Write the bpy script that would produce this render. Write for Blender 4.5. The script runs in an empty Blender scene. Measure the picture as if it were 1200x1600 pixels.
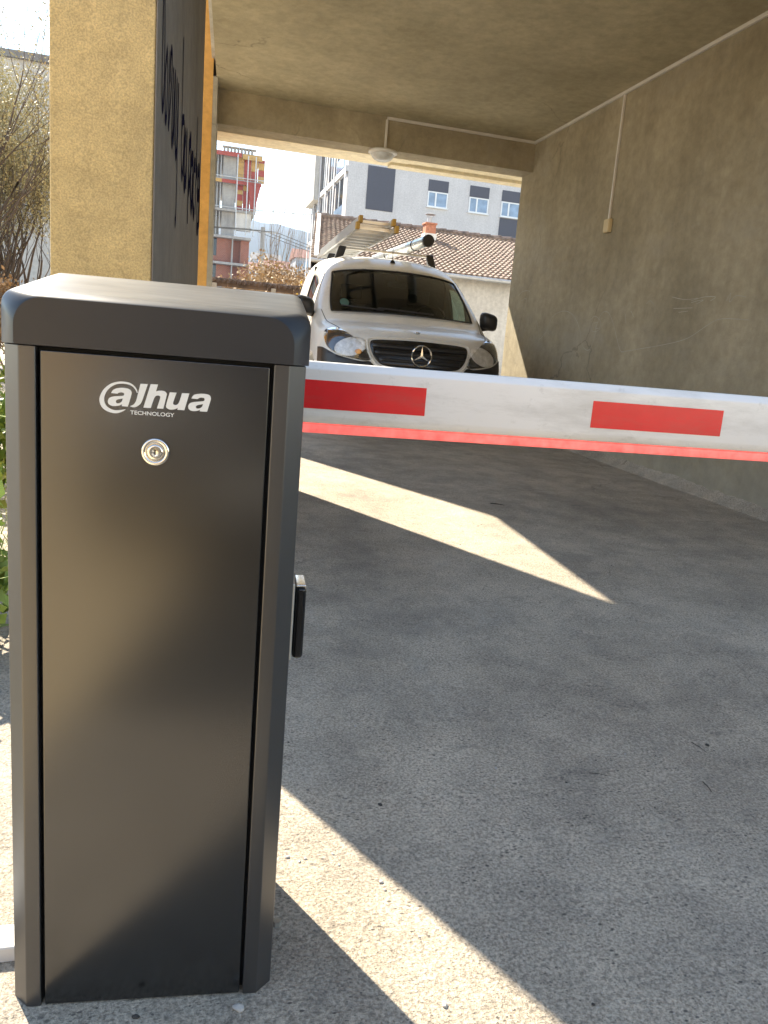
import bpy, bmesh, math, random
from mathutils import Vector, Matrix
from mathutils import noise as mn
from mathutils.bvhtree import BVHTree
from mathutils.geometry import tessellate_polygon
PI = math.pi
R = math.radians
sc = bpy.context.scene
col = sc.collection

# ------------------------------------------------------------------ camera
FPX, CAMZ = 1202.0, 0.95
AX = Vector((0.96432366, 0.02597557, 0.26344858))      # world X, Y, Z seen in camera space
AY = Vector((-0.2524057, -0.20984658, 0.94459292))
AZ = Vector((0.07982012, -0.97738922, -0.19580364))
cam_d = bpy.data.cameras.new("camera")
cam = bpy.data.objects.new("camera", cam_d)
col.objects.link(cam)
sc.camera = cam
cam_d.sensor_fit = 'VERTICAL'
cam_d.sensor_height = 24.0
cam_d.lens = FPX / 1600 * 24.0
cam_d.clip_start = 0.02
cam_d.clip_end = 9000
m = Matrix(((AX[0], -AX[1], -AX[2], 0), (AY[0], -AY[1], -AY[2], 0), (AZ[0], -AZ[1], -AZ[2], CAMZ), (0, 0, 0, 1)))
cam.matrix_world = m


def at(px, py, y):
    """the point at depth y behind a pixel of the photograph"""
    c = Vector((px - 600, py - 800, FPX))
    r = Vector((AX.dot(c), AY.dot(c), AZ.dot(c)))
    r *= y / r.y
    return Vector((r.x, r.y, r.z + CAMZ))


# ------------------------------------------------------------------ sky, sun, exposure
SUN_AZ, SUN_EL = 27.3, 44.2
world = bpy.data.worlds.new("World")
sc.world = world
world.use_nodes = True
wt = world.node_tree
sky = wt.nodes.new('ShaderNodeTexSky')
sky.sky_type = 'NISHITA'
sky.sun_disc = False
sky.sun_elevation = R(SUN_EL)
sky.sun_rotation = R(-SUN_AZ)
sky.dust_density = 0.0
sky.ozone_density = 1.0
sky.air_density = 1.0
wb = wt.nodes.new('ShaderNodeMix')      # camera white balance set for the shade: the blue skylight reads neutral
wb.data_type = 'RGBA'
wb.blend_type = 'MULTIPLY'
wb.inputs[0].default_value = 1.0
wb.inputs[7].default_value = (1.12, 0.985, 0.83, 1)
wt.links.new(sky.outputs[0], wb.inputs[6])
wt.links.new(wb.outputs[2], wt.nodes['Background'].inputs[0])
wt.nodes['Background'].inputs[1].default_value = 0.12
sd = bpy.data.lights.new("sun", 'SUN')
sun = bpy.data.objects.new("sun", sd)
col.objects.link(sun)
sd.energy = 4.2
sd.angle = R(0.5)
sd.color = (1.0, 0.89, 0.72)
tosun = Vector((-math.sin(R(SUN_AZ)) * math.cos(R(SUN_EL)), math.cos(R(SUN_AZ)) * math.cos(R(SUN_EL)), math.sin(R(SUN_EL))))
sun.rotation_euler = tosun.to_track_quat('Z', 'Y').to_euler()
sc.view_settings.view_transform = 'Standard'
sc.view_settings.look = 'None'
sc.view_settings.exposure = 2.0
sc.view_settings.gamma = 1
sc.cycles.max_bounces = 10
sc.cycles.diffuse_bounces = 6

# ------------------------------------------------------------------ materials
MATS = {}


def nt(name):
    mt = bpy.data.materials.new(name)
    mt.use_nodes = True
    b = mt.node_tree.nodes['Principled BSDF']
    MATS[name] = mt
    return mt, mt.node_tree, b


def plain(name, rgb, rough=0.5, metal=0.0, var=0.12, scale=6.0, bump=0.0, bscale=60.0, emit=None, coat=0.0, spec=None):
    """a principled material with noise in colour and roughness, and an optional bump"""
    mt, t, b = nt(name)
    N, L = t.nodes, t.links
    tc = N.new('ShaderNodeTexCoord')
    n = N.new('ShaderNodeTexNoise')
    n.inputs['Scale'].default_value = scale
    n.inputs['Detail'].default_value = 6
    L.new(tc.outputs['Object'], n.inputs['Vector'])
    cr = N.new('ShaderNodeValToRGB')
    cr.color_ramp.elements[0].position = 0.3
    cr.color_ramp.elements[1].position = 0.7
    cr.color_ramp.elements[0].color = (*[c * (1 - var) for c in rgb], 1)
    cr.color_ramp.elements[1].color = (*[min(1, c * (1 + var)) for c in rgb], 1)
    L.new(n.outputs['Fac'], cr.inputs['Fac'])
    L.new(cr.outputs['Color'], b.inputs['Base Color'])
    mr = N.new('ShaderNodeMapRange')
    mr.inputs['To Min'].default_value = max(0.02, rough * 0.85)
    mr.inputs['To Max'].default_value = min(1, rough * 1.15)
    L.new(n.outputs['Fac'], mr.inputs['Value'])
    L.new(mr.outputs[0], b.inputs['Roughness'])
    b.inputs['Metallic'].default_value = metal
    if coat:
        b.inputs['Coat Weight'].default_value = coat
        b.inputs['Coat Roughness'].default_value = 0.06
    if spec is not None:
        b.inputs['Specular IOR Level'].default_value = spec
    if bump:
        n2 = N.new('ShaderNodeTexNoise')
        n2.inputs['Scale'].default_value = bscale
        n2.inputs['Detail'].default_value = 5
        L.new(tc.outputs['Object'], n2.inputs['Vector'])
        bp = N.new('ShaderNodeBump')
        bp.inputs['Strength'].default_value = 1.0
        bp.inputs['Distance'].default_value = bump
        L.new(n2.outputs['Fac'], bp.inputs['Height'])
        L.new(bp.outputs[0], b.inputs['Normal'])
    if emit:
        b.inputs['Emission Color'].default_value = (*emit[0], 1)
        b.inputs['Emission Strength'].default_value = emit[1]
    return mt


def mixc(t, a, b, fac, mode='MIX'):
    mx = t.nodes.new('ShaderNodeMix')
    mx.data_type = 'RGBA'
    mx.blend_type = mode
    for sock, val in ((mx.inputs[6], a), (mx.inputs[7], b), (mx.inputs[0], fac)):
        if isinstance(val, (int, float)):
            sock.default_value = val
        elif isinstance(val, tuple):
            sock.default_value = (*val, 1) if len(val) == 3 else val
        else:
            t.links.new(val, sock)
    return mx.outputs[2]


def noise(t, vec, scale, detail=5, rough=0.55, stretch=None, lac=None):
    if stretch:
        mp = t.nodes.new('ShaderNodeMapping')
        mp.inputs['Scale'].default_value = stretch
        t.links.new(vec, mp.inputs['Vector'])
        vec = mp.outputs[0]
    n = t.nodes.new('ShaderNodeTexNoise')
    n.inputs['Scale'].default_value = scale
    n.inputs['Detail'].default_value = detail
    n.inputs['Roughness'].default_value = rough
    t.links.new(vec, n.inputs['Vector'])
    return n.outputs['Fac']


def ramp(t, fac, p0, p1, c0=(0, 0, 0), c1=(1, 1, 1)):
    cr = t.nodes.new('ShaderNodeValToRGB')
    e = cr.color_ramp.elements
    e[0].position, e[1].position = p0, p1
    e[0].color = (*c0, 1)
    e[1].color = (*c1, 1)
    t.links.new(fac, cr.inputs['Fac'])
    return cr.outputs['Color']


def bumpn(t, b, hs):
    """chain of bumps: hs = [(height socket, distance)]"""
    prev = None
    for h, d in hs:
        bp = t.nodes.new('ShaderNodeBump')
        bp.inputs['Distance'].default_value = d
        bp.inputs['Strength'].default_value = 1
        t.links.new(h, bp.inputs['Height'])
        if prev:
            t.links.new(prev, bp.inputs['Normal'])
        prev = bp.outputs[0]
    t.links.new(prev, b.inputs['Normal'])


def cracks(t, tc, scale, width, lo, hi):
    w = t.nodes.new('ShaderNodeTexNoise')
    w.inputs['Scale'].default_value = scale * 3.0
    w.inputs['Detail'].default_value = 6
    t.links.new(tc, w.inputs['Vector'])
    vm_ = t.nodes.new('ShaderNodeVectorMath')
    vm_.operation = 'MULTIPLY_ADD'
    vm_.inputs[1].default_value = (0.35 / scale,) * 3
    t.links.new(w.outputs['Color'], vm_.inputs[0])
    t.links.new(tc, vm_.inputs[2])
    v = t.nodes.new('ShaderNodeTexVoronoi')
    v.feature = 'DISTANCE_TO_EDGE'
    v.inputs['Scale'].default_value = scale
    t.links.new(vm_.outputs[0], v.inputs['Vector'])
    line = ramp(t, v.outputs['Distance'], width * .3, width, (1, 1, 1), (0, 0, 0))
    return mixc(t, (0, 0, 0), line, ramp(t, noise(t, tc, scale * .9, 3), lo, hi))


def mat_driveway():
    mt, t, b = nt('driveway_concrete')
    tc = t.nodes.new('ShaderNodeTexCoord').outputs['Object']
    big = noise(t, tc, 0.9, 6, 0.6)
    mid = noise(t, tc, 5.0, 8, 0.65)
    fine = noise(t, tc, 170.0, 4, 0.7)
    grain = noise(t, tc, 520.0, 2, 0.6)
    brush = noise(t, tc, 42.0, 5, 0.65, stretch=(0.5, 1.5, 1))
    c = ramp(t, big, 0.35, 0.68, (0.49, 0.42, 0.325), (0.65, 0.57, 0.455))
    c = mixc(t, c, ramp(t, mid, 0.38, 0.62, (0.72, 0.72, 0.73), (1.06, 1.05, 1.04)), 0.85, 'MULTIPLY')
    c = mixc(t, c, ramp(t, fine, 0.36, 0.62, (0.46, 0.455, 0.45), (1.22, 1.22, 1.22)), 0.95, 'MULTIPLY')
    c = mixc(t, c, ramp(t, grain, 0.35, 0.65, (0.8, 0.8, 0.8), (1.1, 1.1, 1.1)), 0.6, 'MULTIPLY')
    # dark pits and aggregate of two sizes
    for s, th, k in ((120.0, 0.24, 0.55), (60.0, 0.20, 0.60), (24.0, 0.10, 0.45)):
        v = t.nodes.new('ShaderNodeTexVoronoi')
        v.inputs['Scale'].default_value = s
        mp = t.nodes.new('ShaderNodeMapping')
        mp.inputs['Scale'].default_value = (0.75, 1.3, 1)
        t.links.new(tc, mp.inputs['Vector'])
        t.links.new(mp.outputs[0], v.inputs['Vector'])
        pit = ramp(t, v.outputs['Distance'], th * 0.6, th, (1, 1, 1), (0, 0, 0))
        sel = ramp(t, noise(t, tc, s * 0.16, 3), 0.46, 0.56)
        mm = mixc(t, (0, 0, 0), pit, sel)
        c = mixc(t, c, (0.06, 0.055, 0.05), mixc(t, (0, 0, 0), mm, k + 0.2))
    # pale stone grains
    v = t.nodes.new('ShaderNodeTexVoronoi')
    v.inputs['Scale'].default_value = 95.0
    t.links.new(tc, v.inputs['Vector'])
    pg = ramp(t, v.outputs['Distance'], 0.10, 0.18, (1, 1, 1), (0, 0, 0))
    pg = mixc(t, (0, 0, 0), pg, ramp(t, noise(t, tc, 21.0, 3), 0.55, 0.66))
    c = mixc(t, c, (0.62, 0.60, 0.55), mixc(t, (0, 0, 0), pg, 0.55))
    # darker traffic stains
    st = ramp(t, noise(t, tc, 1.6, 7, 0.7, stretch=(1.3, 0.8, 1)), 0.52, 0.68)
    c = mixc(t, c, (0.15, 0.142, 0.13), mixc(t, (0, 0, 0), st, 0.32))
    st2 = ramp(t, noise(t, tc, 6.5, 8, 0.75, stretch=(0.6, 1.4, 1)), 0.60, 0.70)
    c = mixc(t, c, (0.10, 0.098, 0.094), mixc(t, (0, 0, 0), st2, 0.45))
    c = mixc(t, c, (0.07, 0.065, 0.06), mixc(t, (0, 0, 0), cracks(t, tc, 0.55, 0.0035, 0.50, 0.60), 0.7))
    # dusty scuffs
    ds = ramp(t, noise(t, tc, 3.2, 9, 0.75, stretch=(1.5, .7, 1)), 0.56, 0.74)
    c = mixc(t, c, (0.60, 0.56, 0.48), mixc(t, (0, 0, 0), ds, 0.35))
    t.links.new(c, b.inputs['Base Color'])
    b.inputs['Roughness'].default_value = 0.72
    b.inputs['Specular IOR Level'].default_value = 0.45
    bumpn(t, b, [(mid, 0.014), (brush, 0.010), (fine, 0.0060), (grain, 0.0015)])
    return mt


def mat_plaster(name, c0, c1, streak=0.35, bump=0.004, fine_s=240.0, fine_amt=0.3, patch=None, band=None):
    mt, t, b = nt(name)
    tc = t.nodes.new('ShaderNodeTexCoord').outputs['Object']
    big = noise(t, tc, 0.8, 7, 0.62)
    c = ramp(t, big, 0.34, 0.66, c0, c1)
    if streak:
        vs = noise(t, tc, 3.0, 6, 0.6, stretch=(1.6, 1.6, 0.16))
        c = mixc(t, c, ramp(t, vs, 0.35, 0.65, (0.72, 0.72, 0.72), (1.12, 1.12, 1.12)), streak, 'MULTIPLY')
    mid = noise(t, tc, 11.0, 9, 0.72)
    c = mixc(t, c, ramp(t, mid, 0.35, 0.65, (0.76, 0.76, 0.76), (1.12, 1.12, 1.12)), 0.75, 'MULTIPLY')
    fine = noise(t, tc, fine_s, 3, 0.6)
    c = mixc(t, c, ramp(t, fine, 0.36, 0.64, (0.6, 0.6, 0.6), (1.25, 1.25, 1.25)), fine_amt, 'MULTIPLY')
    if patch:
        pn = ramp(t, noise(t, tc, 1.1, 8, 0.7, stretch=(1, 0.5, 1.2)), 0.53, 0.66)
        c = mixc(t, c, patch, mixc(t, (0, 0, 0), pn, 0.40))
        # chalky smears
        ch = ramp(t, noise(t, tc, 5.0, 8, 0.75, stretch=(1, 0.9, 1.4)), 0.66, 0.78)
        c = mixc(t, c, (0.55, 0.52, 0.45), mixc(t, (0, 0, 0), ch, 0.40))
        c = mixc(t, c, (0.09, 0.08, 0.06), mixc(t, (0, 0, 0), cracks(t, tc, 0.5, 0.0025, 0.52, 0.62), 0.55))
        # splash band and damp along the foot of the wall
        sz = t.nodes.new('ShaderNodeSeparateXYZ')
        t.links.new(tc, sz.inputs[0])
        ad = t.nodes.new('ShaderNodeMath')
        ad.operation = 'MULTIPLY_ADD'
        ad.inputs[1].default_value = 0.9
        t.links.new(noise(t, tc, 2.2, 7, 0.7), ad.inputs[0])
        t.links.new(sz.outputs['Z'], ad.inputs[2])
        bd = ramp(t, ad.outputs[0], 0.55, 1.35, (1, 1, 1), (0, 0, 0))
        c = mixc(t, c, (0.36, 0.35, 0.31), mixc(t, (0, 0, 0), bd, 0.45))
    t.links.new(c, b.inputs['Base Color'])
    b.inputs['Roughness'].default_value = 0.82
    bumpn(t, b, [(mid, bump), (fine, bump * 0.35)])
    return mt


def mat_bricks(name):
    mt, t, b = nt(name)
    tc = t.nodes.new('ShaderNodeTexCoord').outputs['Object']
    mp = t.nodes.new('ShaderNodeMapping')
    mp.inputs['Rotation'].default_value = (R(90), 0, 0)
    t.links.new(tc, mp.inputs['Vector'])
    br = t.nodes.new('ShaderNodeTexBrick')
    br.inputs['Color1'].default_value = (0.33, 0.10, 0.05, 1)
    br.inputs['Color2'].default_value = (0.25, 0.07, 0.035, 1)
    br.inputs['Mortar'].default_value = (0.33, 0.26, 0.22, 1)
    br.inputs['Scale'].default_value = 2.0
    br.inputs['Mortar Size'].default_value = 0.03
    t.links.new(mp.outputs[0], br.inputs['Vector'])
    t.links.new(br.outputs['Color'], b.inputs['Base Color'])
    b.inputs['Roughness'].default_value = 0.9
    return mt


def mat_glass(name, tint, refl=1.0, rough=0.01, ior=1.5):
    mt, t, b = nt(name)
    N, L = t.nodes, t.links
    N.remove(b)
    out = N['Material Output']
    tr = N.new('ShaderNodeBsdfTransparent')
    tr.inputs[0].default_value = (*tint, 1)
    gl = N.new('ShaderNodeBsdfGlossy')
    gl.inputs['Roughness'].default_value = rough
    gl.inputs[0].default_value = (refl, refl, refl, 1)
    lw = N.new('ShaderNodeLayerWeight')
    lw.inputs[0].default_value = 0.5
    pw = N.new('ShaderNodeMath')
    pw.operation = 'POWER'
    pw.inputs[1].default_value = 4.5
    L.new(lw.outputs['Facing'], pw.inputs[0])
    f0 = ((ior - 1) / (ior + 1)) ** 2
    fr = N.new('ShaderNodeMapRange')
    fr.inputs['To Min'].default_value = f0
    L.new(pw.outputs[0], fr.inputs['Value'])
    mx = N.new('ShaderNodeMixShader')
    L.new(fr.outputs[0], mx.inputs[0])
    L.new(tr.outputs[0], mx.inputs[1])
    L.new(gl.outputs[0], mx.inputs[2])
    L.new(mx.outputs[0], out.inputs[0])
    return mt


def mat_paint(name, rgb, rough, smudge=0.1, ior=1.5, glare_dust=0.0):
    """powder coat: faint orange peel, smudges that change the gloss, dusty top film with painted glare"""
    mt, t, b = nt(name)
    tc = t.nodes.new('ShaderNodeTexCoord').outputs['Object']
    big = noise(t, tc, 3.0, 2, 0.5)
    sm = noise(t, tc, 6.0, 2, 0.5)
    c = mixc(t, rgb, tuple(min(1, x * 1.12) for x in rgb), sm)
    t.links.new(c, b.inputs['Base Color'])
    mr = t.nodes.new('ShaderNodeMapRange')
    mr.inputs['From Min'].default_value = 0.3
    mr.inputs['From Max'].default_value = 0.7
    mr.inputs['To Min'].default_value = rough - smudge * 0.5
    mr.inputs['To Max'].default_value = rough + smudge * 0.5
    t.links.new(big, mr.inputs['Value'])
    t.links.new(mr.outputs[0], b.inputs['Roughness'])
    b.inputs['IOR'].default_value = ior
    if glare_dust:
        # dusty film doubling as painted sky glare, with dried rain streaks, on upward faces
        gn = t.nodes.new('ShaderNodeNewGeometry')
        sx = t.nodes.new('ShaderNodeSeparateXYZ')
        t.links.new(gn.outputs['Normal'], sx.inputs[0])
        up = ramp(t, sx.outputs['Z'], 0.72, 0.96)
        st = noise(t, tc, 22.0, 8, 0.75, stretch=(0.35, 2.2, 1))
        amt = mixc(t, (0, 0, 0), up, ramp(t, st, 0.38, 0.66, (glare_dust * .45,) * 3, (glare_dust * 1.6,) * 3))
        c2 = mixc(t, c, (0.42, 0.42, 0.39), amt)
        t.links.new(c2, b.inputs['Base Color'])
    return mt


def grime(name, rgb, amt, stretch, scale=6.0):
    """soft dirt streaks mixed over the colour a material already has"""
    t = M0[name].node_tree
    b = t.nodes['Principled BSDF']
    src = b.inputs['Base Color'].links[0].from_socket
    tc = t.nodes.new('ShaderNodeTexCoord').outputs['Object']
    g = ramp(t, noise(t, tc, scale, 9, 0.75, stretch=stretch), 0.50, 0.74)
    g2 = ramp(t, noise(t, tc, scale * 7, 4, 0.7), 0.60, 0.72)
    c = mixc(t, src, rgb, mixc(t, (0, 0, 0), g, amt))
    c = mixc(t, c, rgb, mixc(t, (0, 0, 0), g2, amt * .5))
    t.links.new(c, b.inputs['Base Color'])


M0 = MATS
mat_driveway()
mat_plaster('wall_plaster', (0.29, 0.250, 0.168), (0.44, 0.385, 0.275), 0.4, 0.004, 260, 0.22, patch=(0.34, 0.32, 0.27))
mat_plaster('ceiling_plaster', (0.35, 0.310, 0.20), (0.56, 0.50, 0.34), 0, 0.006, 200, 0.25, patch=(0.38, 0.33, 0.23))
mat_plaster('soffit_plaster', (0.66, 0.59, 0.43), (0.76, 0.69, 0.52), 0, 0.003, 200, 0.12)
mat_plaster('ochre_render', (0.47, 0.345, 0.15), (0.60, 0.44, 0.20), 0.35, 0.008, 190, 0.6)
mat_plaster('yard_render', (0.52, 0.36, 0.20), (0.58, 0.41, 0.24), 0.2, 0.003, 100, 0.1)
mat_plaster('orange_render', (0.62, 0.32, 0.07), (0.70, 0.38, 0.10), 0.15, 0.003, 200, 0.15)
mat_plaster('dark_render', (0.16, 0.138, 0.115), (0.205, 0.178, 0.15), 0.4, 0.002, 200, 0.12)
mat_plaster('facade_white', (0.52, 0.51, 0.52), (0.58, 0.57, 0.58), 0.15, 0.002, 30, 0.05)
mat_plaster('house_render', (0.52, 0.50, 0.47), (0.66, 0.64, 0.60), 0.5, 0.004, 60, 0.1)
mat_plaster('raw_concrete', (0.30, 0.29, 0.28), (0.40, 0.39, 0.37), 0.4, 0.004, 60, 0.15)
mat_plaster('earth', (0.34, 0.30, 0.23), (0.52, 0.47, 0.38), 0, 0.03, 60, 0.5)
mat_bricks('brick')
mat_paint('housing_paint', (0.020, 0.020, 0.021), 0.34, 0.06, 1.8)
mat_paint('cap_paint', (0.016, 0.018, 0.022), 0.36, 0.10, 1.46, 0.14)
mat_paint('door_paint', (0.005, 0.005, 0.005), 0.22, 0.04, 1.92)
plain('gap_black', (0.006, 0.006, 0.006), 0.8)
plain('logo_white', (0.62, 0.64, 0.64), 0.5, var=0.03)
plain('chrome', (0.75, 0.74, 0.70), 0.12, 1.0, var=0.03)
plain('dull_steel', (0.55, 0.55, 0.53), 0.4, 0.9, var=0.08)
plain('boom_white', (0.78, 0.765, 0.74), 0.28, var=0.03, scale=2)
plain('boom_red', (0.70, 0.015, 0.02), 0.22, var=0.06, scale=25)
plain('led_red', (0.75, 0.17, 0.15), 0.35, var=0.45, scale=45, emit=((1.0, 0.14, 0.12), 0.20))
plain('gloss_black', (0.008, 0.008, 0.009), 0.06, var=0.0)
plain('cable_white', (0.66, 0.64, 0.60), 0.45, var=0.05)
plain('box_cream', (0.62, 0.52, 0.32), 0.5, var=0.05)
plain('lamp_white', (0.75, 0.75, 0.74), 0.35, var=0.03)
plain('lamp_glass', (0.62, 0.66, 0.70), 0.15, var=0.1, scale=30)
plain('van_white', (0.74, 0.74, 0.72), 0.42, var=0.05, scale=3, coat=0.35)
plain('van_black', (0.018, 0.018, 0.020), 0.42, var=0.1)
plain('grille_black', (0.010, 0.010, 0.011), 0.25, var=0.1)
plain('rubber', (0.02, 0.02, 0.02), 0.8, bump=0.002)
plain('interior_dark', (0.009, 0.009, 0.010), 0.8)
plain('seat_cloth', (0.035, 0.035, 0.038), 0.9)
plain('aluminium', (0.62, 0.62, 0.60), 0.32, 0.85, var=0.1, scale=12)
plain('ladder_yellow', (0.50, 0.30, 0.06), 0.5)
plain('tube_steel', (0.55, 0.57, 0.56), 0.3, 0.7, var=0.1)
plain('lamp_housing', (0.07, 0.07, 0.075), 0.2, 0.5)
plain('lamp_reflector', (0.88, 0.88, 0.86), 0.35, 0.25, var=0.25, scale=22, bump=0.01, bscale=28)
plain('amber', (0.85, 0.40, 0.12), 0.2, 0.3)
plain('roof_tile', (0.20, 0.145, 0.115), 0.8, var=0.55, scale=9, bump=0.004, bscale=30)
plain('white_board', (0.72, 0.70, 0.66), 0.6)
plain('chimney_brick', (0.48, 0.20, 0.12), 0.85, var=0.3, scale=14)
plain('facade_dark', (0.075, 0.078, 0.10), 0.7, var=0.05)
plain('window_white', (0.72, 0.74, 0.76), 0.4, var=0.03)
plain('pane_blue', (0.22, 0.30, 0.42), 0.08, 0.0, var=0.25, scale=2)
plain('pane_dark', (0.03, 0.035, 0.045), 0.08, 0.0, var=0.25, scale=2)
plain('form_red', (0.30, 0.055, 0.035), 0.6, var=0.15)
plain('form_yellow', (0.42, 0.26, 0.08), 0.6, var=0.15)
plain('galvanised', (0.45, 0.46, 0.47), 0.5, 0.4)
plain('timber_dark', (0.10, 0.065, 0.045), 0.85, var=0.45, scale=5)
plain('timber_grey', (0.28, 0.25, 0.21), 0.85, var=0.2)
plain('bark', (0.095, 0.075, 0.058), 0.9, var=0.3, scale=9, bump=0.01)
plain('bark_pale', (0.22, 0.17, 0.13), 0.9, var=0.3, scale=9)
plain('bud_leaf', (0.40, 0.37, 0.20), 0.6, var=0.35, scale=7)
plain('dry_leaf', (0.36, 0.24, 0.12), 0.7, var=0.4, scale=4)
plain('green_leaf', (0.20, 0.28, 0.05), 0.5, var=0.5, scale=6)
plain('yellow_leaf', (0.75, 0.5, 0.03), 0.6, var=0.2)
plain('graffiti_ink', (0.014, 0.013, 0.032), 0.95, var=0.1, spec=0.0)
plain('chalk', (0.42, 0.40, 0.34), 0.9, var=0.2)
plain('pebble_stone', (0.42, 0.40, 0.37), 0.85, var=0.3, scale=40)
plain('pebble_dark', (0.05, 0.045, 0.04), 0.85, var=0.3, scale=40)
plain('twig_wood', (0.04, 0.032, 0.026), 0.9)
plain('hill_forest', (0.05, 0.07, 0.06), 0.95, var=0.4, scale=0.01)
plain('tar_roof', (0.20, 0.19, 0.18), 0.9)
mat_glass('windscreen_glass', (0.30, 0.38, 0.34), refl=0.55, ior=1.36)
mat_glass('side_glass', (0.62, 0.72, 0.66))
mat_glass('lens_clear', (0.93, 0.93, 0.93))
plain('far_wall_a', (0.50, 0.47, 0.43), 0.8)
plain('far_wall_b', (0.26, 0.12, 0.085), 0.8)
plain('far_wall_c', (0.40, 0.42, 0.46), 0.8)
plain('sticker_green', (0.02, 0.10, 0.09), 0.4)
plain('crane_yellow', (0.42, 0.42, 0.38), 0.6)
grime('boom_white', (0.36, 0.34, 0.30), 0.55, (0.5, 1, 2.4), 5.0)
grime('boom_red', (0.40, 0.10, 0.08), 0.35, (0.6, 1, 3), 9.0)
grime('van_white', (0.33, 0.30, 0.25), 0.35, (1, 1, .6), 3.0)
grime('roof_tile', (0.42, 0.36, 0.27), 0.5, (1, 1, 1), 3.0)
grime('facade_white', (0.40, 0.40, 0.42), 0.35, (1, 1, .15), 1.2)
grime('ochre_render', (0.30, 0.25, 0.13), 0.35, (2, 2, .35), 2.2)
M = MATS


# ------------------------------------------------------------------ object helpers
def empty(name, loc=(0, 0, 0), rz=0.0):
    o = bpy.data.objects.new(name, None)
    col.objects.link(o)
    o.location = loc
    o.rotation_euler = (0, 0, rz)
    return o


def tag(o, label=None, cat=None, group=None, kind=None):
    if label:
        o['label'] = label
    if cat:
        o['category'] = cat
    if group:
        o['group'] = group
    if kind:
        o['kind'] = kind
    return o


class MB:
    def __init__(s):
        s.v, s.f = [], []

    def raw(s, vs, fs):
        n = len(s.v)
        s.v += [tuple(p) for p in vs]
        s.f += [tuple(i + n for i in q) for q in fs]
        return s

    def box(s, x0, x1, y0, y1, z0, z1):
        vs = [(x0, y0, z0), (x1, y0, z0), (x1, y1, z0), (x0, y1, z0), (x0, y0, z1), (x1, y0, z1), (x1, y1, z1), (x0, y1, z1)]
        return s.raw(vs, [(0, 3, 2, 1), (4, 5, 6, 7), (0, 1, 5, 4), (1, 2, 6, 5), (2, 3, 7, 6), (3, 0, 4, 7)])

    def prism(s, poly, z0, z1):
        """plan polygon (counter-clockwise) extruded upwards"""
        n = len(poly)
        vs = [(p[0], p[1], z0) for p in poly] + [(p[0], p[1], z1) for p in poly]
        fs = [tuple(range(n))[::-1], tuple(range(n, 2 * n))] + [(i, (i + 1) % n, (i + 1) % n + n, i + n) for i in range(n)]
        return s.raw(vs, fs)

    def bar(s, a, b, w, h=None, up=(0, 0, 1)):
        a, b = Vector(a), Vector(b)
        h = h or w
        d = (b - a).normalized()
        u = Vector(up)
        if abs(d.dot(u)) > 0.98:
            u = Vector((0, 1, 0))
        x = d.cross(u).normalized() * w / 2
        y = x.cross(d).normalized() * h / 2
        vs = [a - x - y, a + x - y, a + x + y, a - x + y, b - x - y, b + x - y, b + x + y, b - x + y]
        return s.raw(vs, [(0, 1, 2, 3), (4, 7, 6, 5), (0, 4, 5, 1), (1, 5, 6, 2), (2, 6, 7, 3), (3, 7, 4, 0)])

    def tube(s, pts, rad, n=8, cap=True):
        pts = [Vector(p) for p in pts]
        rs = rad if isinstance(rad, (list, tuple)) else [rad] * len(pts)
        base = len(s.v)
        ref = Vector((0.13, 0.21, 1)).normalized()
        for i, p in enumerate(pts):
            d = (pts[min(i + 1, len(pts) - 1)] - pts[max(i - 1, 0)]).normalized()
            u = ref if abs(d.dot(ref)) < 0.95 else Vector((1, 0, 0))
            x = d.cross(u).normalized()
            y = x.cross(d).normalized()
            for k in range(n):
                a = 2 * PI * k / n
                s.v.append(tuple(p + (x * math.cos(a) + y * math.sin(a)) * rs[i]))
        for i in range(len(pts) - 1):
            for k in range(n):
                q = base + i * n
                s.f.append((q + k, q + n + k, q + n + (k + 1) % n, q + (k + 1) % n))
        if cap:
            s.f.append(tuple(base + k for k in range(n)))
            s.f.append(tuple(base + (len(pts) - 1) * n + k for k in range(n))[::-1])
        return s

    def lathe(s, prof, n=32, c=(0, 0, 0), axis='Z'):
        """profile [(r, h)] round an axis"""
        base = len(s.v)
        for r, h in prof:
            for k in range(n):
                a = 2 * PI * k / n
                p = (r * math.cos(a), r * math.sin(a), h)
                if axis == 'Y':
                    p = (p[0], p[2], p[1])
                elif axis == 'X':
                    p = (p[2], p[0], p[1])
                s.v.append((p[0] + c[0], p[1] + c[1], p[2] + c[2]))
        for i in range(len(prof) - 1):
            for k in range(n):
                q = base + i * n
                s.f.append((q + k, q + (k + 1) % n, q + n + (k + 1) % n, q + n + k))
        return s

    def build(s, name, mat, parent=None, smooth=False, bevel=0.0, seg=2, fix=True):
        me = bpy.data.meshes.new(name)
        me.from_pydata(s.v, [], s.f)
        if fix:
            bm = bmesh.new()
            bm.from_mesh(me)
            bmesh.ops.recalc_face_normals(bm, faces=bm.faces)
            bm.to_mesh(me)
            bm.free()
        me.materials.append(M[mat] if isinstance(mat, str) else mat)
        o = bpy.data.objects.new(name, me)
        col.objects.link(o)
        if parent:
            o.parent = parent
        if smooth:
            for p in me.polygons:
                p.use_smooth = True
        if bevel:
            b = o.modifiers.new('bevel', 'BEVEL')
            b.width = bevel
            b.segments = seg
            b.limit_method = 'ANGLE'
            b.angle_limit = R(35)
            for p in me.polygons:
                p.use_smooth = True
            o.modifiers.new('wn', 'WEIGHTED_NORMAL')
        return o


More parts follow.
